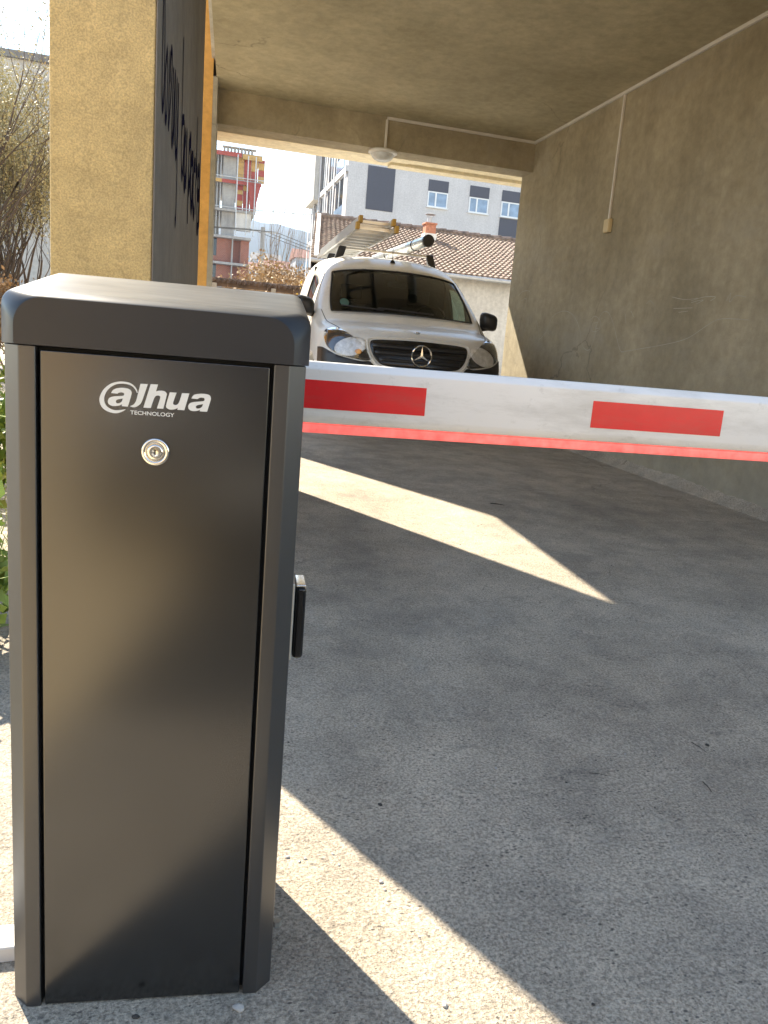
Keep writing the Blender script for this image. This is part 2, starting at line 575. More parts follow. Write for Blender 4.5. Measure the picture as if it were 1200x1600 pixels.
def polyplate(pts, thick, holes=()):
    """flat outline in x,z facing -y, with holes; its front at y = -thick"""
    loops = [[Vector((p[0], p[1], 0)) for p in pts]] + [[Vector((p[0], p[1], 0)) for p in h] for h in holes]
    tris = tessellate_polygon(loops)
    flat = [p for l in loops for p in l]
    n = len(flat)
    vs = [(p.x, 0, p.y) for p in flat] + [(p.x, -thick, p.y) for p in flat]
    fs = []
    for t in tris:
        fs.append(tuple(i + n for i in t))
        fs.append(tuple(t)[::-1])
    k = 0
    for l in loops:
        c = len(l)
        for i in range(c):
            a, b = k + i, k + (i + 1) % c
            fs.append((a, b, b + n, a + n))
        k += c
    return vs, fs


def text_mesh(body, size, shear=0.0, bold=0.0, spacing=1.0, extrude=0.0):
    cu = bpy.data.curves.new('lettering', 'FONT')
    cu.body = body
    cu.size = size
    cu.shear = shear
    cu.offset = bold
    cu.space_character = spacing
    cu.extrude = extrude
    cu.resolution_u = 4
    o = bpy.data.objects.new('lettering_curve', cu)
    me = bpy.data.meshes.new_from_object(o)
    vs = [tuple(v.co) for v in me.vertices]
    fs = [tuple(p.vertices) for p in me.polygons]
    bpy.data.objects.remove(o)
    bpy.data.curves.remove(cu)
    bpy.data.meshes.remove(me)
    return vs, fs


def gz(y):
    """height of the ramp"""
    if y < -6:
        return -0.216
    return 0.036 * y if y < 12 else 0.432


# ------------------------------------------------------------------ ground
b = MB()
ys = [-400, -60, -20, -6, 0, 4, 8, 12, 20, 60, 200, 600, 2400]
xs = [-1500, -200, -40, -10, -3, 0, 5, 20, 60, 300, 1500]
for y in ys:
    for x in xs:
        b.v.append((x, y, gz(y) - 0.012))
for i in range(len(ys) - 1):
    for j in range(len(xs) - 1):
        q = i * len(xs) + j
        b.f.append((q, q + 1, q + 1 + len(xs), q + len(xs)))
tag(b.build('ground', 'earth'), kind='structure')


def sheet(name, x0, x1, y0, y1, mat, dz, nx=2, ny=24, rnd=None):
    b = MB()
    for i in range(ny + 1):
        y = y0 + (y1 - y0) * i / ny
        for j in range(nx + 1):
            x = x0 + (x1 - x0) * j / nx
            jx = 0
            if rnd and j == 0:
                jx = rnd.uniform(-.04, .04)
            b.v.append((x + jx, y, gz(y) + dz))
    for i in range(ny):
        for j in range(nx):
            q = i * (nx + 1) + j
            b.f.append((q, q + 1, q + nx + 2, q + nx + 1))
    return tag(b.build(name, mat), kind='structure')


rn = random.Random(4)
sheet('driveway', -0.42, 3.65, 0.05, 15, 'driveway_concrete', 0.0, 2, 88, rn)

plain('pale_paving', (0.66, 0.51, 0.30), 0.85, var=0.15, scale=4, bump=0.004, bscale=80)
plain('asphalt', (0.052, 0.050, 0.047), 0.85, var=0.25, scale=3, bump=0.004, bscale=120)
sheet('added_road', -0.38, 14, -13, 0.05, 'asphalt', -0.003, 2, 26)  # dark asphalt added behind the camera to darken the door's reflection
sheet('added_pavement', -7.0, -0.42, -13, 0.9, 'pale_paving', -0.002, 2, 28)  # pale unseen ground put in to brighten the left of the cabinet's reflection
yb = empty('bounce_building', (-9, -17, -.2))  # unseen building added for warm bounce light and reflections
tag(yb, 'unseen ochre building added behind the camera for warm bounce', 'building')
MB().box(-16, 16, -8, 0, -.1, 7.5).build('wall', 'yard_render', yb)
MB().box(-16.3, 16.3, -8.3, .3, 7.5, 7.9).build('roof', 'tar_roof', yb)
for zz in (1.0, 4.3):
    for k in range(10):
        x = -14.5 + 3.1 * k
        w = MB().box(x, x + 1.4, .001, .05, zz, zz + 1.5).build('window', 'window_white', yb)
        MB().box(x + .08, x + 1.32, .0505, .06, zz + .08, zz + 1.42).build('pane', 'pane_dark', w)

# ------------------------------------------------------------------ the building with the passage
TN = math.tan(R(3.9))


def LX(y):
    return -0.084 + TN * (y - 2.634)


bld = empty('passage_building', (0, 0, 0))
tag(bld, 'raw concrete building with a vehicle passage through its ground floor', 'building')
wall = MB().box(3.65, 3.95, 2.3, 8.5, -0.3, 3.35).build('side_wall', 'wall_plaster', bld)
MB().prism([(LX(2.3), 2.3), (3.95, 2.3), (3.95, 8.5), (LX(8.5), 8.5)], 3.35, 3.65).build('ceiling', 'ceiling_plaster', bld)
MB().prism([(LX(8.23) + 0.003, 8.23), (3.65, 8.23), (3.65, 8.5), (LX(8.5) + 0.003, 8.5)], 3.04, 3.35).build('beam', 'wall_plaster', bld)
so = MB().prism([(LX(8.5), 8.5), (5.2, 8.5), (5.2, 10.0), (LX(10) - .05, 10.0)], 3.3, 3.62).build('soffit', 'soffit_plaster', bld)
b = MB()
b.box(0.35, 5.2, 8.503, 8.60, 3.22, 3.2995)
b.box(0.35, 2.62, 9.42, 9.60, 3.262, 3.2995)
b.box(2.45, 5.2, 9.74, 9.92, 3.262, 3.2995)
b.build('moulding', 'soffit_plaster', so)
MB().prism([(LX(2.3) - .012, 2.34), (12, 2.34), (12, 9.97), (LX(10) - .062, 9.97)], 3.5, 15).build('upper_floors', 'house_render', bld)
MB().box(3.95, 12, 2.3, 8.5, -0.3, 3.65).build('ground_floor', 'house_render', bld)
tag(MB().prism([(-.387, 2.65), (-.088, 2.634), (.107, 5.5), (-.19, 5.52)], -0.2, 5.0).build('column', 'ochre_render', bld, bevel=0.008), 'ochre rendered pier with a dark inner side')
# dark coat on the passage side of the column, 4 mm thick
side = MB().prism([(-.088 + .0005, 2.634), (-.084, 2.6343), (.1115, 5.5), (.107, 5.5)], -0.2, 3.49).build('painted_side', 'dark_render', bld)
tag(MB().prism([(-.37, 7.9), (LX(7.9) - .03, 7.9), (.325, 10.0), (-.28, 10.0)], -0.2, 5.0).build('pier', 'orange_render', bld), 'orange rendered pier at the far end')
MB().prism([(LX(7.9) - .029, 7.895), (LX(7.9) + .012, 7.895), (LX(8.5) + .006, 8.5), (LX(8.5) - .034, 8.5)], -0.2, 3.35).build('pier_edge', 'wall_plaster', bld)
# rough screed fillet along the foot of the wall
b = MB()
rn = random.Random(7)
n = 260
for i in range(n + 1):
    y = 2.3 + 6.2 * i / n
    w = 0.065 + .022 * mn.noise(Vector((y * 2.3, 0, 0))) + .012 * mn.noise(Vector((y * 9, 1, 0)))
    h = 0.055 + .02 * mn.noise(Vector((y * 1.9, 5, 0))) + .014 * mn.noise(Vector((y * 11, 7, 0)))
    z = gz(y)
    for p in ((3.66, h + .03), (3.645, h), (3.65 - w * .45, h * .62), (3.65 - w, .012), (3.65 - w - .02, -.01)):
        b.v.append((p[0], y, z + p[1]))
for i in range(n):
    for j in range(4):
        q = i * 5 + j
        b.f.append((q, q + 1, q + 6, q + 5))
b.build('wall_foot', 'driveway_concrete', wall, smooth=True)


# pen scrawl along the dark side of the column (a marker line is a flat ribbon)
def ribbon(b, pts, w, n):
    """flat ribbon through 3-D points, facing n"""
    pts = [Vector(p) for p in pts]
    n = Vector(n).normalized()
    base = len(b.v)
    for i, p in enumerate(pts):
        d = (pts[min(i + 1, len(pts) - 1)] - pts[max(0, i - 1)]).normalized()
        s = d.cross(n).normalized() * w / 2
        b.v += [tuple(p - s), tuple(p + s)]
    for i in range(len(pts) - 1):
        q = base + 2 * i
        b.f.append((q, q + 1, q + 3, q + 2))


def smoothline(pts, k=6):
    """Catmull-Rom through 2-D points"""
    out = []
    P = [pts[0]] + list(pts) + [pts[-1]]
    for i in range(1, len(P) - 2):
        p0, p1, p2, p3 = P[i - 1], P[i], P[i + 1], P[i + 2]
        for j in range(k):
            t = j / k
            out.append(tuple(0.5 * ((2 * p1[c]) + (-p0[c] + p2[c]) * t + (2 * p0[c] - 5 * p1[c] + 4 * p2[c] - p3[c]) * t * t + (-p0[c] + 3 * p1[c] - 3 * p2[c] + p3[c]) * t ** 3) for c in range(len(p1))))
    out.append(tuple(pts[-1]))
    return out


dirv = Vector((math.sin(R(3.9)), math.cos(R(3.9)), 0))
nrm = Vector((math.cos(R(3.9)), -math.sin(R(3.9)), 0))
org = Vector((-.084, 2.634, 0)) + nrm * 0.002
# strokes in (distance along the face, height); handwriting of about 0.15 m letters
GS = [
    [(.13, 2.32), (.12, 2.1), (.10, 1.95)],
    [(.10, 1.97), (.17, 1.93), (.22, 1.84), (.23, 1.76), (.20, 1.72), (.16, 1.75), (.15, 1.85), (.16, 1.95), (.15, 2.15)],
    [(.30, 1.83), (.27, 1.78), (.29, 1.72), (.34, 1.73), (.35, 1.80), (.31, 1.84)],
    [(.42, 1.85), (.42, 1.72), (.50, 1.80), (.52, 1.85), (.47, 1.86), (.45, 1.80)],
    [(.58, 1.85), (.57, 1.72), (.63, 1.74), (.66, 1.85)], [(.67, 1.86), (.68, 1.72)],
    [(.76, 1.86), (.75, 1.73), (.82, 1.73), (.84, 1.86), (.86, 1.62), (.82, 1.58)],
    [(1.05, 1.99), (1.06, 1.86), (1.08, 1.75)], [(1.20, 1.84), (1.10, 1.82), (1.08, 1.75), (1.16, 1.71), (1.22, 1.77), (1.23, 1.84), (1.25, 1.72)],
    [(1.34, 1.83), (1.28, 1.78), (1.31, 1.71), (1.40, 1.74), (1.42, 1.84), (1.44, 1.71)],
    [(1.60, 1.85), (1.62, 1.64)], [(1.62, 1.83), (1.72, 1.86), (1.76, 1.78), (1.66, 1.73)],
    [(1.95, 1.84), (1.83, 1.82), (1.82, 1.74), (1.94, 1.71), (1.97, 1.84), (2.0, 1.71)],
    [(2.20, 1.85), (2.08, 1.83), (2.07, 1.73), (2.22, 1.71)],
    [(2.30, 2.0), (2.31, 1.72)], [(2.26, 1.86), (2.44, 1.85)],
    [(2.50, 1.80), (2.66, 1.81), (2.64, 1.87), (2.54, 1.87), (2.50, 1.78), (2.56, 1.70), (2.70, 1.71)],
    [(2.72, 1.95), (2.74, 1.72), (2.80, 1.84), (2.84, 1.72)],
]
b = MB()
for st in GS:
    wst = .018 if st[0][0] < .5 else .024 if st[0][0] < 1.3 else .042
    ribbon(b, [org + dirv * p[0] + Vector((0, 0, p[1])) for p in smoothline(st)], wst, nrm)
b.v = [(p[0], p[1], p[2] if p[2] > 2.2 else 1.70 + (p[2] - 1.70) * 1.9 - .05) for p in b.v]
b.build('graffiti', 'graffiti_ink', side, fix=False)
# faint chalk scribbles on the right wall  (y, z)
CH = []
for pts in ([(810, 462), (818, 455), (828, 456), (826, 470)], [(815, 470), (822, 466), (822, 475)],
            [(838, 500), (842, 520), (843, 530), (855, 515), (863, 495), (880, 486), (895, 492), (905, 512), (910, 540), (920, 547), (928, 530), (932, 510), (940, 490), (950, 488), (958, 505), (968, 545), (975, 550)],
            [(970, 550), (1000, 545), (1040, 538), (1075, 528), (1110, 505), (1130, 498), (1170, 500)],
            [(922, 500), (930, 494), (938, 502), (936, 515), (926, 518), (922, 508)], [(928, 505), (934, 504), (930, 512), (935, 513)],
            [(1010, 475), (1016, 470), (1022, 476)], [(1050, 464), (1070, 468), (1090, 466)], [(1080, 470), (1100, 464), (1118, 464), (1110, 470)],
            [(1135, 470), (1142, 458), (1140, 472), (1150, 462), (1165, 464)], [(1060, 488), (1075, 486)], [(1052, 482), (1082, 481)], [(977, 490), (978, 505)], [(986, 486), (990, 495)],
            [(1080, 473), (1090, 470), (1099, 469), (1088, 475)]):
    pp = []
    for px, py in pts:
        c = Vector((px - 600, py - 800, FPX))
        r = Vector((AX.dot(c), AY.dot(c), AZ.dot(c)))
        r *= 3.648 / r.x
        pp.append((3.648, r.y, r.z + CAMZ))
    CH.append(pp)
b = MB()
for pp in CH:
    ribbon(b, smoothline(pp, 5), 0.004, (-1, 0, 0))
b.build('chalk_scribble', 'chalk', wall, fix=False)

# trunking, lamp, junction box
tr = empty('cable_trunking', (3.64, 8.0, 3.3))
tag(tr, 'thin white cable trunking along ceiling edge, wall and beam', 'trunking')
o = Vector((3.64, 8.0, 3.3))


def tb(x0, x1, y0, y1, z0, z1, nm='channel'):
    MB().box(x0 - o.x, x1 - o.x, y0 - o.y, y1 - o.y, z0 - o.z, z1 - o.z).build(nm, 'cable_white', tr, bevel=0.002)


tb(3.625, 3.6485, 2.4, 8.205, 3.322, 3.3485)
tb(1.99, 3.6485, 8.206, 8.2285, 3.322, 3.3485)
tb(1.978, 2.000, 8.206, 8.2285, 3.04, 3.321)
tb(3.630, 3.6485, 6.446, 6.468, 2.30, 3.321)
jb = empty('junction_box', (3.649, 6.45, 2.25))
tag(jb, 'small cream junction box on the wall below the trunking drop', 'junction box')
MB().box(-.035, 0, -.045, .045, -.06, .055).build('box', 'box_cream', jb, bevel=0.006)
MB().box(-.040, -.0352, -.040, .040, -.054, .049).build('cover', 'box_cream', jb, bevel=0.002)
lp = empty('ceiling_lamp', (1.99, 8.31, 3.04))
tag(lp, 'round white dome lamp under the concrete beam', 'lamp')
MB().lathe([(0, 0), (.15, -0.001), (.15, -.022), (.135, -.03), (.118, -.032)], 40).build('base', 'lamp_white', lp, smooth=True)
MB().lathe([(.118, -.0325), (.112, -.055), (.092, -.078), (.06, -.094), (.03, -.1), (0.0001, -.101)], 40).build('diffuser', 'lamp_glass', lp, smooth=True)

# ------------------------------------------------------------------ parking barrier
CB = empty('parking_barrier', (-0.0231, 0.9687, 0.035), R(-5.5))
tag(CB, 'tall dark grey barrier cabinet with a white boom striped red', 'parking barrier')
Z0 = 0.035
hw, ch = 0.156, 0.021
pl = [(-.137, .0), (-.137, .016), (.137, .016), (.137, .0), (hw, 0), (hw + ch, ch), (hw + ch, .25), (hw, .27), (-hw, .27), (-hw - ch, .25), (-hw - ch, ch), (-hw, 0)]
MB().prism(pl, 0.0, 0.897).build('housing', 'housing_paint', CB, bevel=0.0016)
dr = MB().box(-.1322, .1322, 0.0006, 0.0152, -0.004 + .006, .8925).build('door', 'door_paint', CB, bevel=0.0016)
MB().box(-.1366, .1366, .0153, .0159, .001, .896).build('door_gap', 'gap_black', CB)
# cap: rings from the front face back; (offset, half width, top z, corner radius)
b = MB()
rings = []
spec = [(-.003, .1600, .9865, .032), (-.001, .1625, .9885, .032), (.018, .1790, .9945, .021), (.024, .1805, .9955, .019), (.05, .1810, .9995, .018), (.12, .1810, 1.0115, .018),
        (.20, .1810, 1.0250, .018), (.244, .1810, 1.0320, .018), (.252, .1785, 1.0325, .018), (.276, .160, 1.0290, .016)]
NA = 10
for off, w, zt, rr in spec:
    z0 = .9325
    ring = [(w, z0), (w, z0 + (zt - rr - z0) * .5)]
    for k in range(NA + 1):
        a = PI / 2 * k / NA
        ring.append((w - rr + rr * math.cos(a), zt - rr + rr * math.sin(a)))
    ring += [(0.05, zt + .0003), (0, zt + .0004), (-.05, zt + .0003)]
    for k in range(NA + 1):
        a = PI / 2 + PI / 2 * k / NA
        ring.append((-w + rr + rr * math.cos(a), zt - rr + rr * math.sin(a)))
    ring += [(-w, z0 + (zt - rr - z0) * .5), (-w, z0)]
    rings.append([(x, off, z - Z0) for x, z in ring])
n = len(rings[0])
for rg in rings:
    b.v += rg
for i in range(len(rings) - 1):
    for k in range(n - 1):
        q = i * n + k
        b.f.append((q, q + n, q + n + 1, q + 1))
b.f.append(tuple(range(n)))
b.f.append(tuple(range((len(rings) - 1) * n, len(rings) * n))[::-1])
# underside
for i in range(len(rings) - 1):
    b.f.append((i * n, i * n + n - 1, (i + 1) * n + n - 1, (i + 1) * n))
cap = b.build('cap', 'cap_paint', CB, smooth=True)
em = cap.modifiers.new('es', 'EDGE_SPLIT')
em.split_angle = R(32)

# marks on the door, traced flat in the zoomed crop: x,y -> metres on the door
def fp(px, py):
    """photograph pixel -> (x, z) on the front plane of the cabinet"""
    a = R(5.5)
    nn = Vector((math.sin(a), math.cos(a), 0))
    ww = Vector((math.cos(a), -math.sin(a), 0))
    c0 = Vector((-0.0231, 0.9687, 0))
    c = Vector((px - 600, py - 800, FPX))
    r = Vector((AX.dot(c), AY.dot(c), AZ.dot(c)))
    t = (c0 - Vector((0, 0, CAMZ))).dot(nn) / r.dot(nn)
    q = Vector((0, 0, CAMZ)) + r * t - c0
    return q.dot(ww), q.z - Z0


def lg(x, y):
    return fp(130 + x / 5.4545, 580 + y / 5.4545)


def outline(pts, k=5, corner=()):
    """closed outline; entries flagged with 'c' are sharp corners"""
    P = [(p[0], p[1]) for p in pts]
    sharp = [len(p) > 2 for p in pts]
    out = []
    n = len(P)
    for i in range(n):
        p0, p1, p2, p3 = P[i - 1], P[i], P[(i + 1) % n], P[(i + 2) % n]
        if sharp[i]:
            p0 = p1
        if sharp[(i + 1) % n]:
            p3 = p2
        if sharp[i] and sharp[(i + 1) % n]:
            out.append(p1)
            continue
        for j in range(k):
            t = j / k
            out.append(tuple(0.5 * ((2 * p1[c]) + (-p0[c] + p2[c]) * t + (2 * p0[c] - 5 * p1[c] + 4 * p2[c] - p3[c]) * t * t + (-p0[c] + 3 * p1[c] - 3 * p2[c] + p3[c]) * t ** 3) for c in range(2)))
    return out


c = 1
glyphs = []
# swoosh ring round the first letter
outer = [(362, 326), (330, 345), (285, 358), (235, 352), (190, 333), (155, 300), (138, 250), (146, 205), (172, 158), (215, 118), (270, 94), (330, 88), (390, 97), (432, 122), (456, 155), (463, 182)]
inner = [(458, 186), (446, 160), (420, 130), (380, 112), (330, 106), (280, 112), (235, 135), (200, 172), (181, 215), (180, 255), (196, 292), (228, 318), (270, 332), (320, 330), (356, 325)]
so_ = [q for q in smoothline(outer, 4)] + [q for q in smoothline(inner, 4)]
glyphs.append((so_, []))
a1 = [(238, 186, c), (255, 160), (290, 145), (340, 142), (385, 150), (410, 172), (408, 210), (380, 302, c), (328, 298, c), (332, 282, c), (300, 294), (250, 296), (218, 280), (210, 252), (228, 224), (270, 214), (335, 210), (348, 200), (345, 186), (325, 180), (302, 184), (292, 192, c)]
h1 = [(278, 255), (290, 242), (318, 236), (338, 232, c), (328, 258), (308, 272), (284, 272)]
glyphs.append((outline(a1), [outline(h1)[::-1]]))
glyphs.append((outline([(488, 107, c), (551, 110, c), (505, 245, c), (488, 278), (455, 302), (425, 307), (402, 302, c), (404, 296, c), (432, 282), (452, 248), (470, 180, c)]), []))
glyphs.append((outline([(575, 110, c), (638, 114, c), (620, 172, c), (650, 166), (690, 170), (711, 190), (708, 220), (682, 320, c), (628, 317, c), (655, 232), (652, 212), (628, 208), (606, 228), (576, 314, c), (513, 310, c)]), []))
glyphs.append((outline([(738, 180, c), (796, 183, c), (768, 262), (772, 285), (798, 286), (818, 262), (842, 187, c), (905, 190, c), (862, 333, c), (802, 329, c), (806, 312, c), (780, 324), (740, 327), (712, 312), (708, 285)]), []))
a2 = [(922, 232, c), (940, 205), (975, 194), (1030, 193), (1074, 203), (1088, 228), (1082, 262), (1055, 346, c), (992, 342, c), (996, 328, c), (968, 339), (925, 338), (900, 322), (896, 295), (912, 272), (950, 262), (1020, 256), (1034, 244), (1030, 230), (1008, 225), (988, 229), (976, 238, c)]
h2 = [(960, 303), (972, 290), (1000, 284), (1022, 280, c), (1010, 306), (988, 318), (966, 316)]
glyphs.append((outline(a2), [outline(h2)[::-1]]))
b = MB()
for og, hs in glyphs:
    v, f = polyplate([lg(*p) for p in og], 0.0004, [[lg(*p) for p in h] for h in hs])
    b.raw([(p[0], p[1] + 0.0004, p[2]) for p in v], f)
b.build('logo', 'logo_white', dr)
v, f = text_mesh('TECHNOLOGY', 1.0, 0.0, 0.012, 1.0)
x0 = min(p[0] for p in v)
x1 = max(p[0] for p in v)
y1 = max(p[1] for p in v)
pa, pb, pc = lg(400, 366), lg(776, 391), lg(402, 333)
vv = []
for p in v:
    s = (p[0] - x0) / (x1 - x0)
    vv.append((pa[0] + (pb[0] - pa[0]) * s, 0.0001, pa[1] + (pb[1] - pa[1]) * s + (pc[1] - pa[1]) * p[1] / y1))
MB().raw(vv, f).build('lettering', 'logo_white', dr, fix=False)
lx, lz = fp(243, 706)
MB().lathe([(.0165, 0.001), (.0165, -.0022), (.0158, -.0030), (.0120, -.0030), (.0112, -.0004), (.0098, -.0004), (.0095, -.0022)], 36, (lx, 0, lz), 'Y').build('lock', 'chrome', dr, smooth=True)
MB().lathe([(.0096, -.0020), (.0096, -.0036), (.0086, -.0046), (.0066, -.0048), (.0001, -.0040)], 36, (lx, 0, lz), 'Y').build('lock_core', 'chrome', dr, smooth=True)
MB().box(lx - .0006, lx + .0006, -.0050, -.0036, lz - .0035, lz + .0035).build('keyhole', 'gap_black', dr)
# boom
bo = MB()
sec = [(.310, .936), (.300, .924), (.300, .851), (.310, .836), (.342, .836), (.352, .851), (.352, .924), (.342, .936)]
u0, u1 = -.02, 3.1
k = len(sec)
for u in (u0, u1):
    bo.v += [(u, y, z - Z0) for y, z in sec]
bo.f = [tuple(range(k)), tuple(range(k, 2 * k))[::-1]] + [(i, i + k, (i + 1) % k + k, (i + 1) % k) for i in range(k)]
boom = bo.build('boom', 'boom_white', CB, bevel=0.002)
for i in range(5):
    ua = .165 + i * .542 - (.006 if i == 0 else 0)
    ub = ua + .2355
    if i == 0:
        ub = .3950
    if i == 1:
        ua, ub = .690, .9370
    if i > 1:
        ua, ub = .690 + (i - 1) * .542, .937 + (i - 1) * .542
    MB().box(ua, ub, .2992, .3002, .8605 - Z0, .9065 - Z0).build('red_sticker', 'boom_red', boom)
MB().box(.1, 3.0, .314, .338, .819 - Z0, .8355 - Z0).build('led_strip', 'led_red', boom, bevel=0.003)
b = MB()
b.box(-.07, .07, .271, .2985, .80 - Z0, .93 - Z0)
b.build('boom_hub', 'housing_paint', CB, bevel=0.006)
# photocell on the right cheek
ph = MB().box(.177, .1862, .117, .174, .500 - Z0, .618 - Z0).build('photocell', 'dull_steel', CB, bevel=0.002)
MB().box(.1870, .2030, .118, .172, .502 - Z0, .612 - Z0).build('photocell_face', 'gloss_black', ph, bevel=0.0055, seg=3)
MB().box(.1875, .2022, .119, .171, .6125 - Z0, .6165 - Z0).build('photocell_rim', 'chrome', ph, bevel=0.0015)
# anchor bolts at the foot
for u in (-.19, .19):
    MB().lathe([(0.0001, .012), (.007, .012), (.007, 0), (.012, 0)], 6, (u, .13, 0)).build('anchor_bolt', 'dull_steel', CB)

# ------------------------------------------------------------------ delivery van
VY = R(-4.3)
van = empty('delivery_van', (2.14, 6.86, 0.25), VY)
van.rotation_euler = (R(2.0), 0, VY)
tag(van, 'white delivery van with roof rack facing the barrier', 'van')
ST = [
    [(.78, .20, .30), (.865, .24, .48), (.885, .30, .70), (.815, .37, .905), (.60, .22, .905), (.42, .12, .885), (.22, .08, .885), (0, .07, .89)],
    [(.87, .55, .26), (.915, .55, .48), (.93, .58, .73), (.885, .64, .96), (.70, .49, .955), (.50, .42, .965), (.25, .38, .97), (0, .36, .975)],
    [(.88, .88, .26), (.92, .88, .5), (.935, .9, .77), (.905, .88, .95), (.80, .74, .985), (.56, .65, 1.0), (.28, .60, 1.005), (0, .58, 1.01)],
    [(.88, 1.25, .25), (.92, 1.25, .5), (.935, 1.25, .80), (.925, 1.20, 0.96), (.91, .99, .985), (.865, .90, .985), (.44, .80, .995), (0, .77, 1.0)],
    [(.88, 1.75, .25), (.92, 1.75, .5), (.935, 1.75, .82), (.915, 1.74, 1.06), (.785, 1.80, 1.50), (.690, 1.74, 1.60), (.36, 1.66, 1.655), (0, 1.64, 1.665)],
    [(.88, 2.35, .25), (.92, 2.35, .5), (.935, 2.35, .82), (.92, 2.35, 1.10), (.815, 2.35, 1.55), (.715, 2.25, 1.70), (.38, 2.2, 1.755), (0, 2.18, 1.765)],
    [(.88, 3.1, .25), (.92, 3.1, .5), (.935, 3.1, .82), (.92, 3.1, 1.12), (.82, 3.1, 1.55), (.72, 3.1, 1.74), (.38, 3.1, 1.79), (0, 3.1, 1.80)],
    [(.88, 3.95, .25), (.92, 3.95, .5), (.935, 3.95, .82), (.91, 3.95, 1.12), (.81, 3.95, 1.55), (.71, 3.93, 1.72), (.38, 3.93, 1.77), (0, 3.93, 1.78)],
    [(.84, 4.22, .30), (.89, 4.26, .5), (.90, 4.27, .82), (.87, 4.25, 1.12), (.77, 4.18, 1.55), (.66, 4.14, 1.66), (.35, 4.14, 1.70), (0, 4.14, 1.71)],
]


def capgrid(rows):
    return rows


FRONT = [  # rows below the bonnet lip, columns u 0 .. .6 (the last column is the corner ring)
    [(0, .0, .70), (.22, .012, .70), (.43, .05, .70), (.66, .14, .70)],
    [(0, -.035, .48), (.22, -.025, .48), (.44, .01, .48), (.68, .09, .48)],
    [(0, .03, .27), (.22, .035, .27), (.42, .07, .27), (.62, .12, .28)]]
REAR = [
    [(0, 4.26, 1.35), (.22, 4.26, 1.35), (.42, 4.26, 1.35), (.60, 4.25, 1.35)],
    [(0, 4.31, .9), (.22, 4.31, .9), (.42, 4.31, .9), (.64, 4.30, .9)],
    [(0, 4.32, .5), (.22, 4.32, .5), (.42, 4.32, .5), (.64, 4.31, .5)],
    [(0, 4.26, .27), (.22, 4.26, .27), (.42, 4.26, .27), (.62, 4.25, .28)]]
bm = bmesh.new()
vc = {}


def V_(p):
    k = tuple(round(c, 4) for c in p)
    if k not in vc:
        vc[k] = bm.verts.new(p)
    return vc[k]


def face(ps, mi):
    vs = []
    for p in ps:
        v = V_(p)
        if v not in vs:
            vs.append(v)
    if len(vs) < 3:
        return
    f = bm.faces.new(vs)
    f.material_index = mi
    f.smooth = True


for sgn in (1, -1):
    S = [[(p[0] * sgn, p[1], p[2]) for p in st] for st in ST]
    for k in range(len(S) - 1):
        for r in range(7):
            mi = 0
            if k == 3 and r in (5, 6):
                mi = 1
            if (k == 4 and r == 3):
                mi = 2
            q = [S[k][r], S[k + 1][r], S[k + 1][r + 1], S[k][r + 1]]
            face(q if sgn > 0 else q[::-1], mi)
    for G, ring, rows in ((FRONT, S[0], [3, 2, 1, 0]), (REAR, S[-1], [3, None, None, None])):
        g = [[(p[0] * sgn, p[1], p[2]) for p in row] for row in G]
        if G is FRONT:
            top = [ring[7], ring[6], ring[5], ring[4], ring[3]]
            R_ = [top] + [g[0] + [ring[2]], g[1] + [ring[1]], g[2] + [ring[0]]]
        else:
            top = [ring[7], ring[6], ring[5]]
            # top row joined as columns 0..2, then the ring runs down the side
            R_ = [[ring[7], ring[6], ring[5], ring[5], ring[5]], g[0] + [ring[4]], g[1] + [ring[3]], g[2] + [ring[2]], g[3] + [ring[1]]]
        for i in range(len(R_) - 1):
            for j in range(4):
                q = [R_[i][j], R_[i][j + 1], R_[i + 1][j + 1], R_[i + 1][j]]
                if (G is FRONT) == (sgn > 0):
                    q = q[::-1]
                face(q, 0)
    if True:
        # close the rear foot
        q = [REAR[3][3], ST[-1][1], ST[-1][0]]
        q = [(p[0] * sgn, p[1], p[2]) for p in q]
        face(q if sgn > 0 else q[::-1], 0)
# floor of the body
bl = [V_(p) for p in [(x[0], x[1], x[2]) for x in FRONT[2]]] + [V_(s[0]) for s in ST] + [V_((p[0], p[1], p[2])) for p in REAR[3][::-1]]
brr = [V_((-v.co.x, v.co.y, v.co.z)) for v in bl]
bm.normal_update()
be = [e for e in bm.edges if e.is_boundary]
bmesh.ops.holes_fill(bm, edges=be, sides=0)
bmesh.ops.recalc_face_normals(bm, faces=bm.faces)
cage = bpy.data.meshes.new('van_cage')
bm.to_mesh(cage)
bm.free()
cage_o = bpy.data.objects.new('van_cage', cage)
col.objects.link(cage_o)
ss = cage_o.modifiers.new('s', 'SUBSURF')
ss.levels = 3
# wheel-arch cutters
cut = MB()
for vy in (.82, 3.48):
    for sx in (1, -1):
        cut.lathe([(0.0001, .62 * sx), (.355, .62 * sx), (.355, 1.1 * sx), (.0001, 1.1 * sx)], 40, (0, vy, .31), 'X')
cut_o = cut.build('van_cut', 'van_black')
bo_ = cage_o.modifiers.new('b', 'BOOLEAN')
bo_.object = cut_o
bo_.operation = 'DIFFERENCE'
bo_.solver = 'EXACT'
dg = bpy.context.evaluated_depsgraph_get()
full = bpy.data.meshes.new_from_object(cage_o.evaluated_get(dg))
bpy.data.objects.remove(cage_o)
bpy.data.objects.remove(cut_o)
vbody = BVHTree.FromPolygons([v.co.copy() for v in full.vertices], [tuple(p.vertices) for p in full.polygons])


